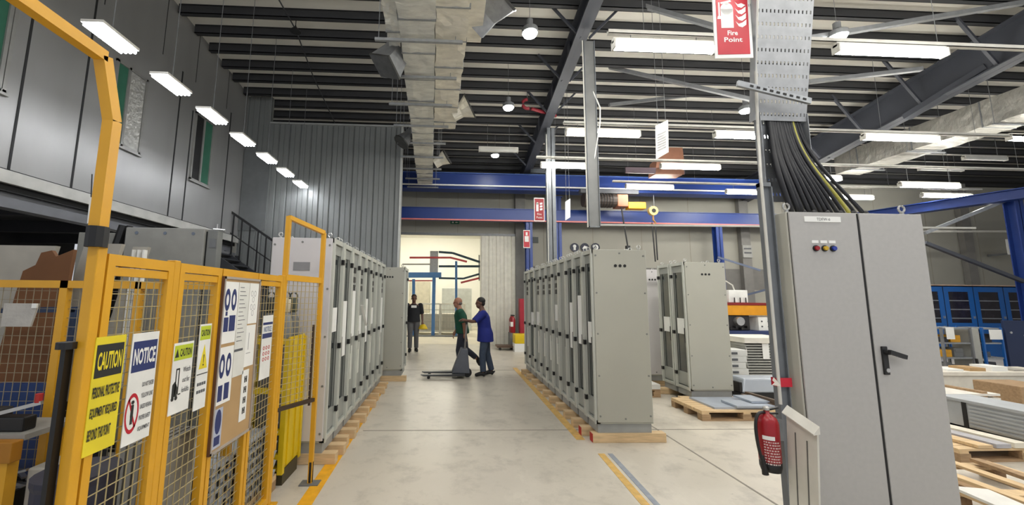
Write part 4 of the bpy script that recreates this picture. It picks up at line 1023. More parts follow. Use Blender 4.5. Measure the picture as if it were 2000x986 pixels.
MB().hexa([(p.x,2.70,q.z),(q.x-.03,2.70,q.z),(q.x-.03,2.712,q.z),(p.x,2.712,q.z),(p.x,2.70,p.z),(q.x,2.70,p.z),(q.x,2.712,p.z),(p.x,2.712,p.z)]).build('sleeve', M('plastic_grey',(176,172,164),.25,0,.1,8,.5,12), t)
MB().box(q.x-.03,2.69,p.z-.03,q.x,2.70,p.z).build('clip', paper, t)
# work bench with the orange beam, bottom left
t = thing('orange_beam_bench', 'bench with a thick orange front beam at the lower left edge', 'bench', (-2.6,2.4,0))
MB().box(-3.6,2.30,.69,-2.34,2.36,.80).build('front_beam', M('beam_ochre',(168,112,22),.5), t, bevel=.006)
MB().box(-3.6,2.36,.79,-2.34,2.68,.82).build('top', M('bench_top',(150,148,142),.6), t)
for x in (-2.40,-3.4):
    MB().box(x-.03,2.32,0,x+.03,2.38,.69).build('leg', yel, t); MB().box(x-.03,2.60,0,x+.03,2.66,.79).build('leg', yel, t)
t = thing('black_tool', 'black hand tool and cables lying on the orange beam bench', 'tool', (-2.4,2.45,.82))
MB().box(-2.98,2.42,.82,-2.60,2.54,.93).box(-2.66,2.40,.82,-2.40,2.48,.90).build('body', black, t, bevel=.01)
MB().bar((-2.7,2.39,.88),(-2.36,2.45,.97),.02,.02).build('rod', steel, t)
MB().tube([(-2.38,2.45,.97),(-2.38,2.45,1.02)], .018, 8).build('red_knob', redpaint, t)
t = thing('scrap_bin', 'dark bin of shiny metal offcuts under the orange beam bench', 'bin', (-2.6,2.6,0))
MB().box(-2.95,2.45,0,-2.52,2.47,.45).box(-2.95,2.72,0,-2.52,2.74,.45).box(-2.95,2.45,0,-2.93,2.74,.45).box(-2.54,2.45,0,-2.52,2.74,.45).box(-2.95,2.45,0,-2.52,2.74,.02).build('bin', gap_dark, t)
random.seed(5); m = MB()
for k in range(22):
    x = random.uniform(-2.9,-2.56); y = random.uniform(2.48,2.7); z = .4+random.uniform(0,.12); d = V((random.uniform(-.1,.1),random.uniform(-.05,.05),random.uniform(-.02,.02)))
    m.bar(V((x,y,z))-d, V((x,y,z))+d, .025, .012)
o = m.build('offcuts', steel, t); o['kind'] = 'stuff'
tag(MB().box(-2.36,2.42,0,-2.18,2.62,.62).build('grey_box', M('box_pale', (170,168,160), .6), bevel=.01), 'pale grey box under the orange beam bench beside the post', 'box')
p = at(187,395,Y=2.9); q = at(172,435,Y=2.9)
t = thing('white_wall_placard', 'narrow white placard hanging under the mezzanine edge', 'sign', (-2.95,2.9,2.3))
MB().hexa([at(170,436,Y=3.2),at(180,436,Y=3.2),at(180,436,Y=3.21),at(170,436,Y=3.21),at(175,385,Y=3.2),at(184,385,Y=3.2),at(184,385,Y=3.21),at(175,385,Y=3.21)]).build('board', paper, t)
MB().tube([at(178,385,Y=3.2),at(180,340,Y=3.2)], .004, 5).build('cord', black, t)
# stair with black handrail
st = thing('steel_staircase', 'dark steel staircase with black handrail by the ribbed wall', 'staircase', (-4.9,9.2,0))
ps = at(442,407,Y=9.3); pe = at(536,472,Y=9.3)
m = MB(); m.bar(ps, pe, .05, .05)
for k in range(7):
    p = ps.lerp(pe, k/6); m.bar(p, p-V((0,0,1.05)), .025)
m.bar(ps-V((0,0,.5)), pe-V((0,0,.5)), .025)
m.build('handrail', black, st)
sl = ps-V((0,0,1.1)); el = pe-V((0,0,1.1)); el = sl+(el-sl)*2.4
MB().bar(sl, el, .05, .2).build('stringer', M('stair_dark',(48,50,54),.6), st)
MB().bar(sl+V((0,-.75,0)), el+V((0,-.75,0)), .05, .2).build('stringer', M('stair_dark',(48,50,54),.6), st)
for k in range(14):
    p = sl.lerp(el, (k+.5)/14); MB().box(p.x-.14,p.y-.75,p.z+.02,p.x+.14,p.y,p.z+.05).build('tread', M('stair_dark',(48,50,54),.6), st)
MB().box(-5.18,8.55,ps.z-1.12,sl.x+.02,9.58,ps.z-1.05).build('landing', galv_d, st)
for x, y in ((-5.1,8.6),(-5.1,9.5)): MB().box(x-.04,y-.04,0,x+.04,y+.04,ps.z-1.12).build('landing_post', M('stair_dark',(48,50,54),.6), st)
# ================================================================ FAR SIGNS AND HANGING SIGNS
def quad_sign(name, label, pts, Y, mat, depth=.02, group=None, face=None):
    t = thing(name, label, 'sign', at(*pts[3],Y=Y), group)
    MB().prism([at(a,b,Y=Y) for a,b in pts], (0,depth,0)).build('board', mat, t)
    return t
def fire_mini(name, label, x0, y0, x1, y1, Y, white_field=False):
    a = at(x0,y0,Y=Y); b = at(x1,y0,Y=Y); c = at(x0,y1,Y=Y); P = Plate(a, V((1,0,0)), V((0,0,-1))); w = (b-a).length; h = a.z-c.z
    t = thing(name, label, 'sign', c, 'red fire signs')
    m = MB(); P.rect(m,0,0,w,h,-.02,0); m.build('board', signwhite, t)
    m = MB(); P.rect(m,.06*w,.04*h,.94*w,.96*h,0,.004); m.build('red_field', M('sign_red_far',(150,22,34),.5) if not white_field else signred, t)
    m = MB()
    if white_field: P.rect(m,.2*w,.34*h,.8*w,.66*h,.004,.006); P.rect(m,.36*w,.12*h,.64*w,.3*h,.004,.006)
    else:
        P.rect(m,.2*w,.24*h,.42*w,.58*h,.004,.006); P.disc(m,.31*w,.24*h,.11*w,.004,.006)
        for k in range(3): P.poly(m,[(.55*w,(.22+.12*k)*h),(.8*w,(.2+.12*k)*h),(.8*w,(.28+.12*k)*h),(.55*w,(.3+.12*k)*h)],.004,.006)
        P.text(m,'Fire',.3*w,.74*h,.4*w,.09*h,.006); P.text(m,'Point',.22*w,.88*h,.56*w,.09*h,.006)
    m.build('pictogram', signwhite, t)
    return t
fire_mini('fire_point_sign', 'small dark red fire sign on the grey column left side', 1043, 386, 1063, 432, 9.3)
fire_mini('fire_hose_sign', 'small red and white sign on the far blue column', 1022, 449, 1035, 484, 12.7, True)
def hang(label, pts, Y, cords, lines):
    t = thing('hanging_sign', label, 'sign', at(*pts[3],Y=Y), 'white hanging signs')
    MB().prism([at(a,b,Y=Y+dy) for a,b,dy in pts] if len(pts[0]) == 3 else [at(a,b,Y=Y) for a,b in pts], (.012,.006,0)).build('board', signwhite, t)
    m = MB()
    for a, b in cords:
        p = at(a,b,Y=Y); m.tube([p,(p.x,p.y,rz(p.y)-.004)], .004, 4, cap=False)
    m.build('cord', galv_d, t)
    return t
t = hang('white hanging sign with grey print above the orange carriage', [(1280,246),(1304,234),(1305,297),(1281,311)], 6.0, ((1285,244),(1300,237)), 1)
m = MB()
for k in range(7):
    y0 = 264+5*k; m.hexa([at(1284,y0+1,Y=5.985),at(1301,y0-7,Y=5.985),at(1301,y0-7,Y=5.99),at(1284,y0+1,Y=5.99),at(1284,y0-1,Y=5.985),at(1301,y0-9,Y=5.985),at(1301,y0-9,Y=5.99),at(1284,y0-1,Y=5.99)])
m.build('print', M('print_light',(160,160,160),.6), t)
hang('small white hanging sign beside the hanging trough', [(1104,394),(1113,388),(1113,424),(1104,430)], 8.5, ((1106,393),(1112,389)), 0)
# round mandatory signs on the far wall
for i, x in enumerate((1122,1142,1163)):
    c = at(x,483,Y=YF-.03); r = .155
    t = thing('round_safety_sign', 'round black and white safety sign on the far wall, %s of three' % ('left','middle','right')[i], 'sign', c, 'round safety signs')
    P = Plate(c, (1,0,0), (0,0,-1)); m = MB(); P.disc(m,0,0,r,0,.02,24); m.build('disc', M('disc_navy',(26,30,52),.5), t)
    m = MB()
    if i == 0: P.disc(m,0,-.04,.06,.02,.024); P.rect(m,-.04,.0,.04,.1,.02,.024)
    elif i == 1: P.poly(m,[(-.1,.05),(-.02,-.06),(.1,-.02),(.08,.06)],.02,.024)
    else: P.disc(m,0,0,.1,.02,.024,20,.05)
    m.build('symbol', signwhite, t)
c = at(880,431,Y=YF-.05); e = at(897,437,Y=YF-.05)
t = thing('exit_sign', 'small green exit sign above the wide opening', 'sign', (c.x,YF-.05,e.z))
MB().box(c.x,YF-.05,e.z,e.x,YF-.01,c.z).build('board', M('exit_green',(20,90,60),.5), t)
P = Plate((c.x,YF-.051,c.z),(1,0,0),(0,0,-1)); m = MB(); P.rect(m,.05,.03,.12,.08,0,.002); P.poly(m,[(.16,.055),(.21,.025),(.21,.045),(.27,.045),(.27,.065),(.21,.065),(.21,.085)],0,.002); m.build('lettering', signwhite, t)
c = at(1046,470,Y=YF-.05); tag(MB().box(c.x-.1,YF-.06,c.z-.07,c.x+.1,YF-.01,c.z+.13).build('call_point', M('callpoint',(40,48,44),.5)), 'small dark box on the wall right of the far blue column', 'wall box')
c = at(1437,488,Y=13.2); t = thing('pilaster_placard', 'grey placard with pale lines on the far pilaster', 'sign', c)
MB().box(10.60,13.36,c.z-.25,10.94,13.4,c.z+.2).build('board', M('placard_grey',(150,150,146),.6), t)
MB().box(10.64,13.35,c.z+.05,10.90,13.36,c.z+.1).box(10.64,13.35,c.z-.1,10.90,13.36,c.z-.05).build('print', txt_grey, t)
c = at(1979,482,Y=12.9); t = thing('wall_placard', 'small white placard with blue print on the beige wall, right edge', 'sign', c)
MB().box(c.x-.22,12.9,c.z-.28,c.x+.2,12.93,c.z+.28).build('board', signwhite, t)
MB().box(c.x-.15,12.89,c.z+.05,c.x+.14,12.9,c.z+.18).build('print', signblue, t)
MB().box(c.x-.03,12.93,c.z-.28,c.x+.0,13.58,c.z-.2).build('bracket', galv_d, t)
# red valve and grey discs up by the far lamp
c = at(1030,203,Y=9.0)
t = thing('sprinkler_valve', 'dark red pipe ring up by the grey rafter', 'valve', c)
MB().tube([V((c.x+.12*math.cos(a*math.pi/8),c.y,c.z+.12*math.sin(a*math.pi/8))) for a in range(4,14)], .04, 10).build('pipe_bend', M('pipe_red',(130,26,40),.5), t)
MB().tube([c+V((.1,0,-.12)),c+V((.8,.3,-.14))], .04, 10).build('pipe', M('pipe_red',(130,26,40),.5), t)
MB().tube([c+V((0,0,.1)),V((c.x,c.y,rz(c.y)-.004))], .01, 5).build('hanger', galv_d, t)
c = at(577,57,Y=7.0); t = thing('smoke_detector', 'small dark cone sensor on a cable under the roof, left', 'sensor', c)
MB().lathe(c, ((.10,-.05),(.09,-.03),(.02,.05),(.01,.08)), 14).build('cone', black, t)
m = MB(); m.tube([c+V((0,0,.05)),V((c.x,c.y,rz(c.y)-.004))], .008, 5); m.build('stem', black, t)
tag(MB().tube([at(545,0,Y=6.0),at(577,57,Y=7.0),at(612,150,Y=8.6),at(655,242,Y=9.9)], .014, 6).build('roof_cable', purlm), 'dark cable running along the roof past the cone sensor', 'cable')

# ================================================================ RIGHT SIDE WORKSHOP
# bench machine behind the second cabinets
Y = 9.0
t = thing('blue_bench', 'blue steel bench carrying the orange busbar machine', 'bench', (7.3,9.2,0))
MB().box(6.5,9.0,.80,8.3,9.7,.90).build('top_beam', M('bench_blue',(48,62,104),.5), t)
MB().box(6.5,9.02,.62,8.3,9.06,.80).build('apron', M('apron_cream',(206,194,158),.6), t)
for x in (6.6, 8.2):
    for y in (9.1, 9.6): MB().box(x-.04,y-.04,0,x+.04,y+.04,.8).build('leg', M('bench_blue',(48,62,104),.5), t)
t = thing('busbar_machine', 'orange and black workshop machine with red strip on the bench', 'machine', (7.2,9.2,.9))
MB().box(6.55,9.05,1.26,8.2,9.4,1.50).build('orange_beam', orange, t, bevel=.01)
MB().box(6.55,9.04,1.50,8.2,9.35,1.56).build('red_strip', M('strip_red',(130,30,26),.5), t)
MB().box(6.6,9.1,.9,7.25,9.45,1.26).build('base_casting', M('machine_black',(36,34,36),.5), t, bevel=.02)
MB().lathe((6.95,9.1,1.12), ((.1,-.1),(.11,-.06),(.11,0)), 14, 'y').build('spindle', steel, t)
for k in range(4): MB().tube([(6.7+.14*k,9.08,.95+.04*(k%2)),(6.7+.14*k,9.0,.95+.04*(k%2))], .03, 8).build('knob', black, t)
MB().box(6.78,9.1,1.56,7.25,9.35,1.86).build('control_box', signwhite, t, bevel=.01)
for k in range(3): MB().tube([(6.88+.14*k,9.06,1.53),(6.88+.14*k,9.06,1.68)], .012, 6).build('pin', black, t)
MB().tube([(7.0,9.2,1.86),(6.96,9.2,1.98),(6.8,9.2,2.08),(6.6,9.2,2.15)], .015, 6).build('cable', housing, t)
t = thing('socket_box', 'white socket box with dark dots on the blue bench', 'box', (7.7,9.1,.9))
MB().box(7.42,9.05,.9,7.95,9.4,1.22).build('box', signwhite, t, bevel=.01)
for k in range(6): MB().tube([(7.5+.16*(k%3),9.05,1.0+.12*(k//3)),(7.5+.16*(k%3),9.04,1.0+.12*(k//3))], .02, 8).build('dot', txt_grey, t)
# stacked sheets
for k in range(13):
    z = .14+.05*k; j = .015*((k*5)%3-1)
    t_ = MB().box(5.72+j,7.35,z,6.62+j,8.05,z+.028).box(5.72+j,7.35,z+.028,5.74+j,8.05,z+.048).box(6.60+j,7.35,z+.028,6.62+j,8.05,z+.048).build('folded_sheet', M('sheet_grey2',(160,160,154),.5))
    tag(t_, 'folded grey sheet in the stack behind the column, layer %d counted from the pallet' % (k+1), 'metal sheet', 'folded sheets stacked behind the column')
pallet('wooden pallet under the tall stack of folded grey sheets', 6.17, 7.7, 0, 1.0, .8, .13)
tag(MB().box(5.68,7.3,.80,6.68,8.08,.90).build('lid_board', M('lid_white',(222,218,206),.6)), 'thick white panel lying on top of the folded sheet stack', 'panel')
tag(MB().box(6.05,7.335,.5,6.18,7.342,.80).build('wrapping_strap', paper), 'white paper strap hanging over the folded sheet stack', 'strap')
for k in range(6):
    z = .0+.115*k
    t = thing('white_carton', 'small white carton in the narrow stack beside the second group, %s' % ('lowest','second up','third up','fourth up','fifth up','topmost')[k], 'box', (5.45,7.4,z), 'white cartons beside the sheet stack')
    MB().box(5.28+.02*(k%2),7.2,z,5.60+.02*(k%3),7.55,z+.112).build('carton', M('carton_white',(206,206,202),.6), t, bevel=.006)
    MB().box(5.33,7.19,z+.03,5.44,7.2,z+.07).build('window', txt_grey, t)
t = thing('grey_metal_cover', 'rounded grey metal cover lying behind the front pallet', 'metal cover', (5.3,6.4,.15))
MB().hexa([(4.72,6.2,.14),(5.9,6.2,.14),(5.9,6.6,.14),(4.72,6.6,.14),(4.80,6.25,.36),(5.9,6.25,.36),(5.9,6.55,.36),(4.80,6.55,.36)]).build('shell', sheet_m, t, bevel=.03)
MB().box(4.70,6.22,.15,4.74,6.58,.30).build('open_end', black, t)
MB().box(4.7,6.2,.0,5.9,6.6,.14).build('dark_base', gap_dark, t)
pallet('wooden pallet with grey plates in front of the second cabinet group', 4.05, 5.62, .0, 1.25, .72, .13)
for k, (x0, x1, y0, y1, lab) in enumerate(((3.66,4.66,5.34,5.90,'large grey plate lying flat on the front pallet'),(3.95,4.55,5.30,5.62,'smaller grey plate on top of the large plate'),(4.25,4.62,5.42,5.78,'small bent grey plate near the pallet right end'))):
    tag(MB().box(x0,y0,.13+.03*k,x1,y1,.155+.03*k).build('grey_plate', M('plate_bluegrey',(166,174,186),.4,.2)), lab, 'metal plate', 'grey plates on the front pallet')
pallet('wooden pallet behind the right row with white plates', 3.15, 7.0, .0, .8, 1.0, .13, mat=timber_d)
for k in range(4):
    tag(MB().box(2.75,6.5,.13+.02*k,3.55,7.45,.148+.02*k).build('white_plate', M('plate_white',(214,212,206),.5)), 'white plate on the pallet between the cabinet rows, %s' % ('lowest','second','third','topmost')[k], 'metal plate', 'white plates between the cabinet rows')
for k, (a, b) in enumerate((((1450,772),(1518,795)),((1458,768),(1520,786)))):
    tag(MB().bar(at(*a,Y=5.9), at(*b,Y=5.3), .05, .05).build('brown_bar', M('bar_brown',(96,78,62),.6)), 'brown bar lying beyond the front pallet, %s' % ('lower' if k == 0 else 'upper'), 'bar')
# right edge: pallets and panels
pallet('open wooden pallet with wide gaps at the lower right corner', 4.55, 3.10, math.pi/2-.06, 1.15, 1.05, .13, n=4)
tag(MB().bar((4.95,3.62,.147), (4.82,2.75,.147), .085, .03).build('loose_plank', timber_d), 'loose dark plank lying along the lower right pallet', 'plank')
o = MB().hexa([(4.03,3.12,.135),(4.26,3.06,.135),(4.16,2.66,.135),(3.96,2.72,.135),(4.03,3.12,.155),(4.26,3.06,.155),(4.16,2.66,.155),(3.96,2.72,.155)]).build('white_plate', M('plate_white',(214,212,206),.5))
tag(o, 'white plate at the front of the lower right pallet', 'metal plate')
pallet('wooden pallet with boards and a grey channel behind the lower right one', 5.95, 4.28, .02, 1.5, .7, .13, mat=timber)
for k, (xa, c, lab) in enumerate(((5.36,timber,'pale timber board on the channel pallet, leftmost'),(5.56,M('board_grey',(170,168,172),.6),'grey board on the channel pallet'),(5.76,M('board_white',(222,216,200),.6),'white board on the channel pallet, beside the channel'))):
    t = MB().hexa([(xa,4.62,.135),(xa+.16,4.62,.135),(xa+.22,3.92,.135),(xa+.06,3.92,.135),(xa,4.62,.165+.01*k),(xa+.16,4.62,.165+.01*k),(xa+.22,3.92,.165+.01*k),(xa+.06,3.92,.165+.01*k)]).build('flat_board', c); tag(t, lab, 'board', 'boards on the channel pallet')
pallet('wooden pallet under the white panels by the control cabinet', 6.9, 5.45, 0, 1.4, .7, .13)
t = thing('grey_channel', 'large grey steel channel with ribbed side lying at the right edge', 'steel channel', (6.3,4.2,.14))
cg = M('channel_grey',(168,172,176),.45,.25)
MB().box(6.12,3.6,.14,6.15,4.75,.44).box(6.10,3.6,.44,6.55,4.75,.47).box(6.12,3.6,.14,6.5,4.75,.16).box(6.12,4.72,.14,6.5,4.75,.44).build('profile', cg, t)
m = MB()
for k in range(6): m.box(6.108,3.6,.18+.042*k,6.12,4.46,.20+.042*k)
m.build('ribs', cg, t)
MB().box(6.112,4.48,.15,6.12,4.52,.44).build('dark_edge', gap_dark, t)
for k in range(5):
    z = .13+.055*k
    t = thing('laminate_sheet', 'white flat panel in the stack at the right, %s' % ('lowest','second from below','third from below','fourth from below','topmost')[k], 'panel', (7,5.5,z), 'white panels stacked at the right')
    MB().box(6.25+.05*(k%2),5.15,z,7.55,5.75,z+.028).build('panel', M('panel_white',(220,216,208),.55), t)
    for x in (6.5,7.3): MB().box(x,5.16,z+.028,x+.08,5.72,z+.055).build('spacer', timber_d, t)
t = thing('paper_roll', 'short white cylinder standing on the white panels', 'roll', (6.75,5.3,.40))
MB().lathe((6.75,5.3,.405), ((.075,0),(.078,.01),(.085,.2),(.08,.21)), 16).build('roll', paper, t, smooth=True)
MB().lathe((6.75,5.3,.405), ((.03,.205),(.03,.214)), 12).build('core', gap_dark, t)
t = thing('white_platform', 'long low white platform table behind the white panels', 'table', (9.2,7.0,0))
MB().box(8.3,6.6,.34,11.0,7.2,.40).build('top', M('table_white',(220,214,202),.6), t)
for x in (8.4,10.9):
    for y in (6.7,7.1): MB().box(x-.03,y-.03,0,x+.03,y+.03,.34).build('leg', galv_d, t)
MB().box(8.4,6.64,.06,10.9,6.67,.33).build('modesty_board', M('table_panel',(206,202,192),.6), t)
for k in range(4):
    x = 8.9+.42*k
    tag(MB().box(x,6.7,.40,x+.3,7.0,.43+.025*(k%3)).build('paper_pile', (paper, card, paper, M('sheet_warm',(168,164,154),.6))[k]), 'low pile of papers on the low white platform, %s' % ('leftmost','second','third','rightmost')[k], 'papers', 'paper piles on the platform')
p = at(1986,772,Y=5.25)
tag(MB().box(p.x,5.2,0,p.x+.6,5.7,.46).build('timber_crate', timber_d, bevel=.01), 'small timber crate at the right edge beside the panels', 'crate')
# blue lockers along the right
YL = 11.0
xs = [at(p,600,Y=YL).x for p in (1792,1846,1905,1964,2024)]
zt = 2.12
for i in range(4):
    x0, x1 = xs[i], xs[i+1]
    t = thing('blue_locker', 'blue glazed tool locker against the beige wall, %s' % ('half hidden by the control cabinet','first fully visible','second fully visible','at the right edge')[i], 'locker', ((x0+x1)/2,YL+.2,0), 'blue glazed lockers')
    MB().box(x0,YL+.03,0,x1,YL+.05,zt).box(x0,YL+.45,0,x1,YL+.5,zt).box(x0,YL+.03,0,x0+.02,YL+.5,zt).box(x1-.02,YL+.03,0,x1,YL+.5,zt).box(x0,YL+.03,zt-.03,x1,YL+.5,zt).build('carcass', blue_l, t)
    wz0, wz1 = 1.02, zt-.18
    d = MB().box(x0+.01,YL,.05,x0+.16,YL+.03,zt-.03).box(x1-.16,YL,.05,x1-.01,YL+.03,zt-.03).box(x0+.16,YL,.05,x1-.16,YL+.03,wz0).box(x0+.16,YL,wz1,x1-.16,YL+.03,zt-.03).build('door', blue_l, t)
    MB().box(x0+.16,YL+.012,wz0,x1-.16,YL+.02,wz1).build('window', M('locker_window',(40,38,46),.12,0,.3,4), d)
    for k in range(3): MB().box(x0+.17,YL+.006,wz0+.12+.26*k,x1-.17,YL+.012,wz0+.15+.26*k).build('shelf_edge', M('shelf_edge',(120,124,130),.5), d)
    MB().box(x0+.0,YL-.004,.05,x0+.012,YL,zt-.03).build('door_gap', gap_dark, t)
    MB().box(x1-.1,YL-.03,1.15,x1-.07,YL,1.22).build('handle', steel, d)
tag(MB().box(xs[0],YL,zt+.0,xs[4],YL+.4,zt+.03).build('timber_strip', M('strip_pinkish',(186,160,140),.7)), 'thin timber strip lying along the locker tops', 'board')
pA = at(1960,625,Y=7.75)
t = thing('navy_screen', 'tall dark navy steel screen with rivets at the right edge', 'screen', (pA.x+.7,7.75,0))
MB().box(pA.x,7.75,.06,pA.x+1.4,7.80,1.25).build('sheet', navy, t, bevel=.006)
for k in range(2): MB().tube([(pA.x+.12+.3*k,7.75,1.0-.06*k),(pA.x+.12+.3*k,7.74,1.0-.06*k)], .025, 10).build('rivet', steel, t)
for x in (pA.x+.12, pA.x+1.2): MB().box(x-.04,7.55,0,x+.04,8.0,.06).build('foot', timber_d, t)
def shelf_rack(label, px0, px1, Y, items, seed, frame=galv_d):
    a = at(px0,632,Y=Y); b = at(px1,632,Y=Y); t = thing('shelf_rack', label, 'shelf rack', ((a.x+b.x)/2,Y,0), 'small shelf racks at the right')
    m = MB()
    for x in (a.x, b.x):
        for y in (Y, Y+.4): m.box(x-.018,y-.018,0,x+.018,y+.018,1.1)
    m.build('frame', frame, t)
    for k in range(4): MB().box(a.x,Y,.16+.3*k,b.x,Y+.4,.19+.3*k).build('shelf', galv, t)
    random.seed(seed)
    n = 0
    for k in range(3):
        x = a.x+.05
        while x < b.x-.2:
            w = random.uniform(.14,.24); h = random.uniform(.1,.2)
            c, nm = items[n % len(items)]
            o = MB().box(x,Y+.05,.19+.3*k,x+w,Y+.3,.19+.3*k+h).box(x+.02,Y+.04,.19+.3*k+h*.55,x+w-.02,Y+.05,.19+.3*k+h*.9).build('tool_case', c, bevel=.008)
            tag(o, '%s tool case, %s shelf of the %s rack, %s from the left' % (nm, ('lowest','middle','upper')[k], 'small wire' if seed == 1 else 'blue framed', ('first','second','third','fourth','fifth','sixth')[int((x-a.x)/.22)]), 'tool case', 'tool cases on the racks')
            x += w+.05; n += 1
    return t, a, b
ty, tg, tb = M('case_yellow',(206,150,30),.5), M('case_grey',(104,106,106),.5), M('case_dark',(48,48,54),.5)
t, a, b = shelf_rack('small wire rack of grey and yellow cases beside the control cabinet', 1836, 1892, 7.75, ((tg,'grey'),(tb,'dark'),(ty,'yellow')), 1)
MB().box(a.x+.05,7.70,.86,a.x+.22,7.71,1.1).build('hung_paper', paper, t)
tag(MB().box(b.x+.03,7.75,0,b.x+.2,8.1,1.08).build('grey_column_box', M('box_grey2',(166,166,160),.6), bevel=.01), 'plain pale grey panel box between the two shelf racks', 'box')
t, a, b = shelf_rack('blue framed rack of dark cases left of the navy screen', 1915, 1952, 7.75, ((tb,'dark'),(M('case_slate',(70,76,88),.5),'slate')), 2, blue_l)
MB().box(a.x+.1,7.70,.86,b.x-.05,7.71,1.06).build('hung_paper', paper, t)
t = thing('dark_trolley', 'small dark hand trolley below the blue framed rack', 'trolley', (11.5,8.1,0))
pa = at(1940,730,Y=7.3)
MB().box(pa.x-.05,7.35,.12,pa.x+.4,7.65,.16).bar((pa.x,7.5,.12),(pa.x-.02,7.5,.5),.03).build('frame', black, t)
for x in (pa.x+.02, pa.x+.35): MB().tube([(x,7.4,.06),(x,7.44,.06)], .06, 12).build('wheel', black, t)

# ================================================================ BACK ROOM
t = thing('busbar_carousel', 'blue gantry with red and green bars in the white back room', 'gantry', (-.6,16,0))
YB = 16.5
def B(px, py, Y=YB): return at(px, py, Y=Y)
m = MB(); m.bar(B(790,537), B(862,537), .2, .22); m.build('blue_boom', M('gantry_blue',(72,120,178),.5), t)
for a_, b_, w_ in ((808,545,.12),(891,510,.1)): MB().bar(B(a_,b_), V((B(a_,650).x,YB,.04)), w_, w_).build('post', M('gantry_blue',(72,120,178),.5), t)
m = MB(); m.box(B(840,490).x,YB,B(840,535).z,B(856,490).x,YB+.2,B(840,490).z); m.build('mast', galv, t)
m = MB(); m.bar(B(857,492), B(884,494), .07, .09); m.bar(B(884,494), B(938,512), .07, .09); m.bar(B(857,520), B(938,520), .07, .09); m.bar(B(857,543), B(905,544), .07, .08); m.bar(B(905,544), B(936,535), .07, .08); m.build('green_rail', M('rail_teal',(34,62,78),.5), t)
rr_ = M('rail_red',(176,66,70),.5)
MB().bar(B(800,503), B(881,503), .06, .08).bar(B(880,503), B(912,511), .06, .08).build('red_rail', rr_, t); MB().bar(B(900,552), B(936,543), .06, .08).build('red_rail', rr_, t); MB().bar(B(790,548), B(845,548), .05, .05).build('red_rail', rr_, t)
m = MB(); m.bar(B(786,516), B(845,516), .04, .06); m.bar(B(936,498), B(936,548), .06, .06); m.build('grey_rail', M('rail_grey',(150,150,150),.5), t)
MB().box(B(805,650).x-.2,YB-.2,0,B(891,650).x+.2,YB+.2,.04).build('base', galv_d, t)
m = MB(); m.bar(B(848,535),V((B(848,535).x,YB,.04)),.14,.14); m.build('leg', M('gantry_blue',(72,120,178),.5), t)
for i, (x0, x1) in enumerate(((-1.5,-.35),(-.3,.75))):
    t = thing('mesh_stillage', 'pale mesh stillage in the back room, %s' % ('left' if i == 0 else 'right'), 'cage', ((x0+x1)/2,17.2,0), 'mesh stillages in the back room')
    m = MB()
    for x in (x0,x1):
        for y in (17.2,18.2): m.box(x-.03,y-.03,0,x+.03,y+.03,1.35)
    for z in (.12,1.3): m.box(x0,17.18,z,x1,17.22,z+.05); m.box(x0,18.18,z,x1,18.22,z+.05); m.box(x0-.02,17.2,z,x0+.02,18.2,z+.05); m.box(x1-.02,17.2,z,x1+.02,18.2,z+.05)
    m.build('frame', M('stillage_white',(200,198,186),.5), t)
    m = MB()
    for k in range(4): m.box(x0,17.19,.28+.26*k,x1,17.21,.31+.26*k)
    for k in range(9): m.box(x0+(x1-x0)*k/8-.006,17.19,.15,x0+(x1-x0)*k/8+.006,17.21,1.3)
    m.build('mesh', M('stillage_mesh',(180,178,166),.5), t)
    MB().box(x0+.05,17.3,.17,x1-.05,18.1,.9).build('contents', M('pale_goods',(206,202,188),.7), t)
tag(MB().box(-1.9,19.0,0,-.9,20,2.4).build('pale_cabinet', M('room_cabinet',(212,206,184),.6), bevel=.02), 'tall pale cabinet at the rear of the back room, left', 'cabinet')
tag(MB().box(-.3,19.6,0,1.2,20.4,2.1).build('pale_booth', M('room_booth',(196,200,194),.6), bevel=.02), 'wide pale booth at the rear of the back room', 'booth')
# door threshold clutter
p = at(1000,688,Z=0)
t = thing('low_platform_cart', 'low dark platform cart lying in front of the sliding door', 'cart', (p.x,12.3,0))
MB().box(1.55,12.2,.08,2.5,12.7,.13).build('deck', M('cart_brown',(96,76,62),.6), t)
for x in (1.65,2.4): MB().tube([(x,12.25,.04),(x,12.3,.04)], .04, 10).build('wheel', black, t)
t = thing('yellow_bin', 'yellow box at the foot of the far blue column', 'box', (2.3,11.9,0))
MB().box(2.05,11.9,.24,2.62,12.3,.52).build('body', yel_b, t, bevel=.02)
MB().box(2.05,11.9,.0,2.62,12.3,.24).build('white_base', paper, t)
t = thing('red_cabinet', 'tall narrow red fire cabinet at the right edge of the opening', 'fire cabinet', (2.55,12.6,0))
MB().box(2.33,12.55,.45,2.52,12.8,1.6).build('body', M('fire_red',(158,26,46),.5), t, bevel=.01)
MB().box(2.33,12.6,0,2.52,12.8,.45).build('stand', galv_d, t)
for i in range(2):
    x = 2.12+.0*i; y = 12.9-.22*i
    t = thing('fire_extinguisher', 'small red extinguisher by the sliding door, %s' % ('rear' if i == 0 else 'front'), 'fire extinguisher', (x,y,.5), 'extinguishers by the sliding door')
    MB().lathe((x,y,.5), ((.08,0),(.085,.02),(.085,.42),(.05,.5),(.025,.53)), 14).build('cylinder', ext_red, t, smooth=True)
    MB().box(x-.03,y-.02,1.03,x+.06,y+.02,1.07).build('valve', black, t)
    MB().box(x-.085,y-.086,.7,x+.0,y-.08,.85).build('label', paper, t)
    MB().box(x-.1,y-.1,0,x+.1,y+.1,.5).build('pedestal', galv_d, t)

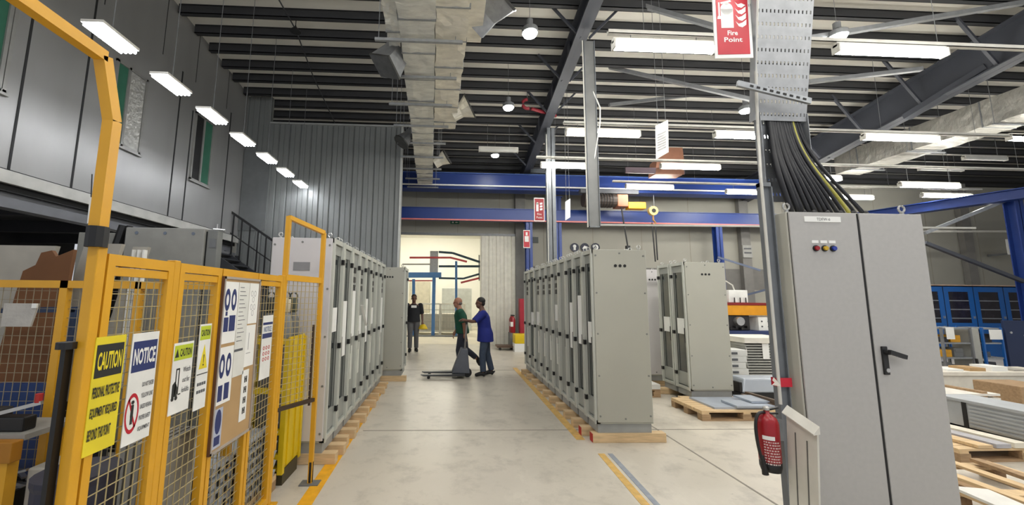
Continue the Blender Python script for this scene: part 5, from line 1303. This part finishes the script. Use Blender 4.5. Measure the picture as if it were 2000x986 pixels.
# ================================================================ PEOPLE
def skin_mesh(verts, edges, radii, root=0, sub=2):
    me = bpy.data.meshes.new('s'); me.from_pydata([tuple(v) for v in verts], edges, [])
    ob = bpy.data.objects.new('s', me); COL.objects.link(ob)
    md = ob.modifiers.new('k','SKIN'); md.use_smooth_shade = True
    for i, r in enumerate(radii):
        sv = me.skin_vertices[0].data[i]; sv.radius = r if isinstance(r, tuple) else (r, r); sv.use_root = (i == root)
    if sub:
        sd = ob.modifiers.new('d','SUBSURF'); sd.levels = sub; sd.render_levels = sub
    dg = bpy.context.evaluated_depsgraph_get(); out = bpy.data.meshes.new_from_object(ob.evaluated_get(dg))
    bpy.data.objects.remove(ob); bpy.data.meshes.remove(me)
    return out
def add_mesh(mb, me): mb.bm.from_mesh(me); bpy.data.meshes.remove(me); return mb
def remeshed(mb, voxel):
    me = bpy.data.meshes.new('r'); mb.bm.to_mesh(me); mb.bm.free(); ob = bpy.data.objects.new('r', me); COL.objects.link(ob)
    md = ob.modifiers.new('r','REMESH'); md.mode = 'VOXEL'; md.voxel_size = voxel
    sm = ob.modifiers.new('m','SMOOTH'); sm.iterations = 3; sm.factor = .5
    dg = bpy.context.evaluated_depsgraph_get(); out = bpy.data.meshes.new_from_object(ob.evaluated_get(dg))
    bpy.data.objects.remove(ob); bpy.data.meshes.remove(me)
    n = MB(); n.bm.from_mesh(out); bpy.data.meshes.remove(out)
    return n
def person(label, x, y, phi, J, skin, shirt, trous, hair, long_shirt=False, bald=False, print_white=False, scale=1.):
    """phi: heading; local axes: forward, right, up"""
    f = V((math.cos(phi),math.sin(phi),0)); r = V((math.sin(phi),-math.cos(phi),0))
    W = lambda p: V((x,y,0))+(f*p[0]+r*p[1])*scale+V((0,0,p[2]*scale))
    t = thing('person', label, 'person', (x,y,0))
    P = {k: W(v) for k, v in J.items()}
    names = ['pelvis','waist','chest','neck','head','hipL','kneeL','ankL','toeL','hipR','kneeR','ankR','toeR','shL','elL','wrL','shR','elR','wrR']
    idx = {n:i for i,n in enumerate(names)}
    rad = dict(pelvis=(.125,.10),waist=(.115,.09),chest=(.14,.105),neck=.055,head=.058,hipL=.085,kneeL=.055,ankL=.038,toeL=.03,hipR=.085,kneeR=.055,ankR=.038,toeR=.03,shL=.055,elL=.04,wrL=.027,shR=.055,elR=.04,wrR=.027)
    E_ = [('pelvis','waist'),('waist','chest'),('chest','neck'),('neck','head'),('pelvis','hipL'),('hipL','kneeL'),('kneeL','ankL'),('ankL','toeL'),('pelvis','hipR'),('hipR','kneeR'),('kneeR','ankR'),('ankR','toeR'),('chest','shL'),('shL','elL'),('elL','wrL'),('chest','shR'),('shR','elR'),('elR','wrR')]
    sk = lambda v: tuple(q*scale for q in v) if isinstance(v, tuple) else v*scale
    mb = add_mesh(MB(), skin_mesh([P[n] for n in names], [(idx[a],idx[b]) for a,b in E_], [sk(rad[n]) for n in names]))
    # head: skull, jaw, nose, ears, brow
    hc = P['head']; hf = (f*J['gaze'][0]+r*J['gaze'][1]).normalized() if 'gaze' in J else f; hr = V((hf.y,-hf.x,0)); R3 = Matrix((hr,hf,V((0,0,1)))).transposed()
    H = lambda a, b, c: hc+(hr*a+hf*b+V((0,0,c)))*scale
    S3 = lambda *q: tuple(v*scale for v in q)
    mb.ell(H(0,-.005,.045), S3(.074,.094,.086), 20, R3); mb.ell(H(0,.03,-.035), S3(.056,.062,.070), 18, R3)
    mb.ell(H(0,.092,-.002), S3(.013,.020,.022), 12, R3); mb.ell(H(0,.088,.03), S3(.045,.014,.010), 12, R3); mb.ell(H(0,.082,-.052), S3(.024,.012,.008), 12, R3)
    for s in (-1, 1): mb.ell(H(s*.076,-.008,.0), S3(.010,.020,.030), 12, R3)
    # hands with five fingers
    for sd in ('L','R'):
        w = P['wr'+sd]; d = (w-P['el'+sd]).normalized(); nrm = d.cross(V((0,0,1)) if abs(d.z) < .8 else f).normalized(); b = d.cross(nrm).normalized()
        mb.tube([w-d*.01*scale, w+d*.04*scale, w+d*.085*scale], [.026*scale,.036*scale,.032*scale], 10)
        for k in range(4):
            o = w+d*.08*scale+nrm*(k-1.5)*.019*scale; L = (.062,.074,.07,.055)[k]*scale
            mb.tube([o, o+d*L*.45+b*.006*scale, o+d*L*.8+b*.022*scale, o+d*L+b*.042*scale], .0085*scale, 8)
        o = w+d*.03*scale-nrm*.03*scale; mb.tube([o, o+d*.03*scale-nrm*.022*scale+b*.01*scale, o+d*.06*scale-nrm*.024*scale+b*.03*scale], .010*scale, 8)
    body = remeshed(mb, .007).build('body', skin, t, smooth=True)
    e = MB()
    for s in (-1, 1): e.ell(H(s*.03,.083,.012), S3(.010,.008,.006), 10, R3)
    e.build('eyes', hair_b, t, smooth=True)
    if not bald:
        h = MB(); h.ell(H(0,-.016,.062), S3(.080,.094,.080), 20, R3)
        h.ell(H(0,-.05,.01), S3(.070,.055,.065), 16, R3)
        h.build('hair', hair, t, smooth=True)
    else:
        h = MB(); h.ell(H(0,-.045,.0), S3(.078,.055,.045), 16, R3); h.build('hair', M('hair_grey',(90,82,78),.7), t, smooth=True)
    # shirt: one closed garment over torso and upper arms
    up_ = V((0,0,1)); mb = MB()
    def ring_loft(cs, rads):
        rings = []
        for c, (ra, rb) in zip(cs, rads):
            rings.append([mb.bm.verts.new(c+r*ra*scale*math.cos(k*math.pi/12)+f*rb*scale*math.sin(k*math.pi/12)) for k in range(24)])
        for A, B_ in zip(rings, rings[1:]):
            for k in range(24): mb.bm.faces.new((A[k],A[(k+1)%24],B_[(k+1)%24],B_[k]))
        mb.bm.faces.new(rings[0][::-1]); mb.bm.faces.new(rings[-1])
    hem = P['pelvis']+up_*(-.17 if long_shirt else -.05)*scale
    ring_loft([hem, P['pelvis'], P['waist'], P['chest'], P['chest'].lerp(P['neck'],.45), P['chest'].lerp(P['neck'],.8)], [(.215,.178) if long_shirt else (.20,.155),(.205,.168) if long_shirt else (.195,.152),(.178,.145),(.195,.145),(.165,.115),(.075,.075)])
    mid = lambda a, b, k: P[a].lerp(P[b], k)
    for sd in ('L','R'):
        mb.ell(P['sh'+sd], S3(.082,.082,.080), 14)
        mb.tube([P['sh'+sd], mid('sh'+sd,'el'+sd,.5), mid('sh'+sd,'el'+sd,.92)], [.078*scale,.070*scale,.064*scale], 14)
    sh = remeshed(mb, .010).build('shirt', shirt, t, smooth=True)
    if print_white:
        c = P['chest']+f*.128*scale; u = -r
        m = MB(); m.hexa([c+r*.08+V((0,0,.02)),c-r*.08+V((0,0,.02)),c-r*.08+V((0,0,.02))+f*.02,c+r*.08+V((0,0,.02))+f*.02,c+r*.08+V((0,0,.09)),c-r*.08+V((0,0,.09)),c-r*.08+V((0,0,.09))+f*.02,c+r*.08+V((0,0,.09))+f*.02]); m.build('chest_print', paper, sh)
    # trousers: one garment for both legs
    mb = MB(); mb.ell(P['pelvis']+up_*.0, S3(.178,.178,.11) if False else S3(.165,.150,.10), 18, R3)
    for sd in ('L','R'):
        mb.tube([P['hip'+sd]+up_*.05*scale, P['hip'+sd]-up_*.02*scale, mid('hip'+sd,'knee'+sd,.5), P['knee'+sd], mid('knee'+sd,'ank'+sd,.5), mid('knee'+sd,'ank'+sd,.93)], [.098*scale,.100*scale,.088*scale,.070*scale,.068*scale,.062*scale], 16)
    remeshed(mb, .010).build('trousers', trous, t, smooth=True)
    for sd in ('L','R'):
        a = P['ank'+sd]; b = P['toe'+sd]; d = b-a
        flat = V((d.x,d.y,0)).normalized() if V((d.x,d.y,0)).length > .03 else f
        heel = a-flat*.035*scale+V((0,0,-.03*scale)) if abs(d.z) < .12*scale else a-d.normalized()*.02*scale+f*(-.03*scale)
        add_mesh(MB(), skin_mesh([a, heel, a.lerp(b,.55), b+d.normalized()*.03*scale], [(0,1),(0,2),(2,3)], [sk(.05),sk(.042),sk(.046),sk(.036)])).build('shoe', shoe_m, t, smooth=True)
    return t, P
PI = math.pi
stand = dict(pelvis=(0,0,.90),waist=(.01,0,1.02),chest=(.02,0,1.24),neck=(.02,0,1.40),head=(.04,0,1.515))
JA = dict(stand, pelvis=(0,0,.88),waist=(.02,0,1.0),chest=(.05,0,1.22),neck=(.07,0,1.38),head=(.11,0,1.49),
    hipL=(.0,-.09,.84),kneeL=(.08,-.09,.46),ankL=(.02,-.09,.08),toeL=(.15,-.10,.035),
    hipR=(.0,.09,.84),kneeR=(-.08,.10,.47),ankR=(-.33,.10,.27),toeR=(-.40,.10,.13),
    shL=(.05,-.19,1.30),elL=(-.02,-.23,1.05),wrL=(-.04,-.20,.82),shR=(.05,.19,1.30),elR=(.06,.22,1.03),wrR=(.16,.2,.84))
personA, PA = person('person in a green shirt walking left beside the grey pallet truck', .335, 8.76, PI, JA, skin_a, shirt_g, trou_g, hair_b, bald=True, scale=.995)
JB = dict(stand, pelvis=(0,0,.88),waist=(.02,0,1.0),chest=(.05,0,1.22),neck=(.07,0,1.38),head=(.11,0,1.50),
    hipL=(.0,-.09,.84),kneeL=(.07,-.09,.45),ankL=(.05,-.09,.075),toeL=(.20,-.10,.035),
    hipR=(.0,.09,.84),kneeR=(-.05,.09,.45),ankR=(-.15,.09,.075),toeR=(-.01,.10,.035),
    shL=(.06,-.19,1.29),elL=(.24,-.20,1.13),wrL=(.42,-.12,1.15),shR=(.06,.19,1.29),elR=(.25,.20,1.10),wrR=(.43,.10,1.14))
person('person in a long blue shirt and jeans pushing the pallet truck', .80, 8.27, PI, JB, skin_b, shirt_b, jeans, hair_b, long_shirt=True, scale=.99)
JC = dict(stand, hipL=(.0,-.09,.86),kneeL=(.03,-.09,.47),ankL=(-.02,-.10,.075),toeL=(.12,-.12,.035),
    hipR=(.0,.09,.86),kneeR=(.08,.09,.47),ankR=(.10,.09,.08),toeR=(.24,.10,.035),
    shL=(.02,-.19,1.32),elL=(.0,-.25,1.06),wrL=(.06,-.26,.84),shR=(.02,.19,1.32),elR=(-.02,.25,1.06),wrR=(.04,.26,.84))
_, PC = person('person in a black shirt walking towards the camera in the opening', -1.03, 11.9, -PI/2+.1, JC, skin_b, shirt_k, trou_c, hair_b, print_white=True, scale=1.03)
c = PC['wrL']+V((.02,0,-.14))
t = thing('yellow_helmet', 'yellow helmet held in the hand of the person in black', 'helmet', c)
MB().lathe(c, ((.13,-.05),(.135,-.04),(.12,.0),(.09,.05),(.04,.085),(.01,.09)), 18).build('shell', yel_b, t, smooth=True)
MB().lathe(c, ((.15,-.055),(.15,-.045)), 18).build('brim', yel_b, t)
# pallet truck
pt = thing('pallet_truck', 'grey hand pallet truck with long forks pointing left', 'pallet truck', (.2,8.15,0))
for y in (7.98, 8.30):
    MB().hexa([(-.46,y-.07,.055),(.36,y-.07,.055),(.36,y+.07,.055),(-.46,y+.07,.055),(-.52,y-.05,.075),(.36,y-.07,.10),(.36,y+.07,.10),(-.52,y+.05,.075)]).build('fork', M('fork_dark',(52,54,58),.5), pt)
    MB().tube([(-.36,y-.05,.03),(-.36,y+.05,.03)], .03, 12).build('fork_wheel', black, pt)
MB().prism([(.10,7.99,.10),(.46,7.99,.10),(.42,7.99,.56),(.28,7.99,.58)], (0,.32,0)).build('body', truck_m, pt, bevel=.01)
MB().bar((.36,8.15,.5), (.40,8.15,1.08), .035, .05).build('handle_shaft', M('shaft_grey',(120,116,112),.4,.3), pt)
m = MB(); m.tube([(.40,8.03,1.1),(.40,8.27,1.1)], .016, 8); m.bar((.40,8.15,1.06),(.40,8.15,1.12),.04,.08); m.build('grip', black, pt)
MB().tube([(.42,8.12,.09),(.42,8.18,.09)], .09, 16).build('steer_wheel', black, pt)

# ================================================================ LIGHT AND WORLD
w = bpy.data.worlds.new('hall_light'); SC.world = w; w.use_nodes = True
bg = w.node_tree.nodes['Background']; bg.inputs['Color'].default_value = (.9,.93,1.0,1); bg.inputs['Strength'].default_value = .60
SC.view_settings.view_transform = 'Standard'; SC.view_settings.look = 'None'
SC.view_settings.exposure = 0.12; SC.view_settings.gamma = 1.0; SC.view_settings.use_curve_mapping = False
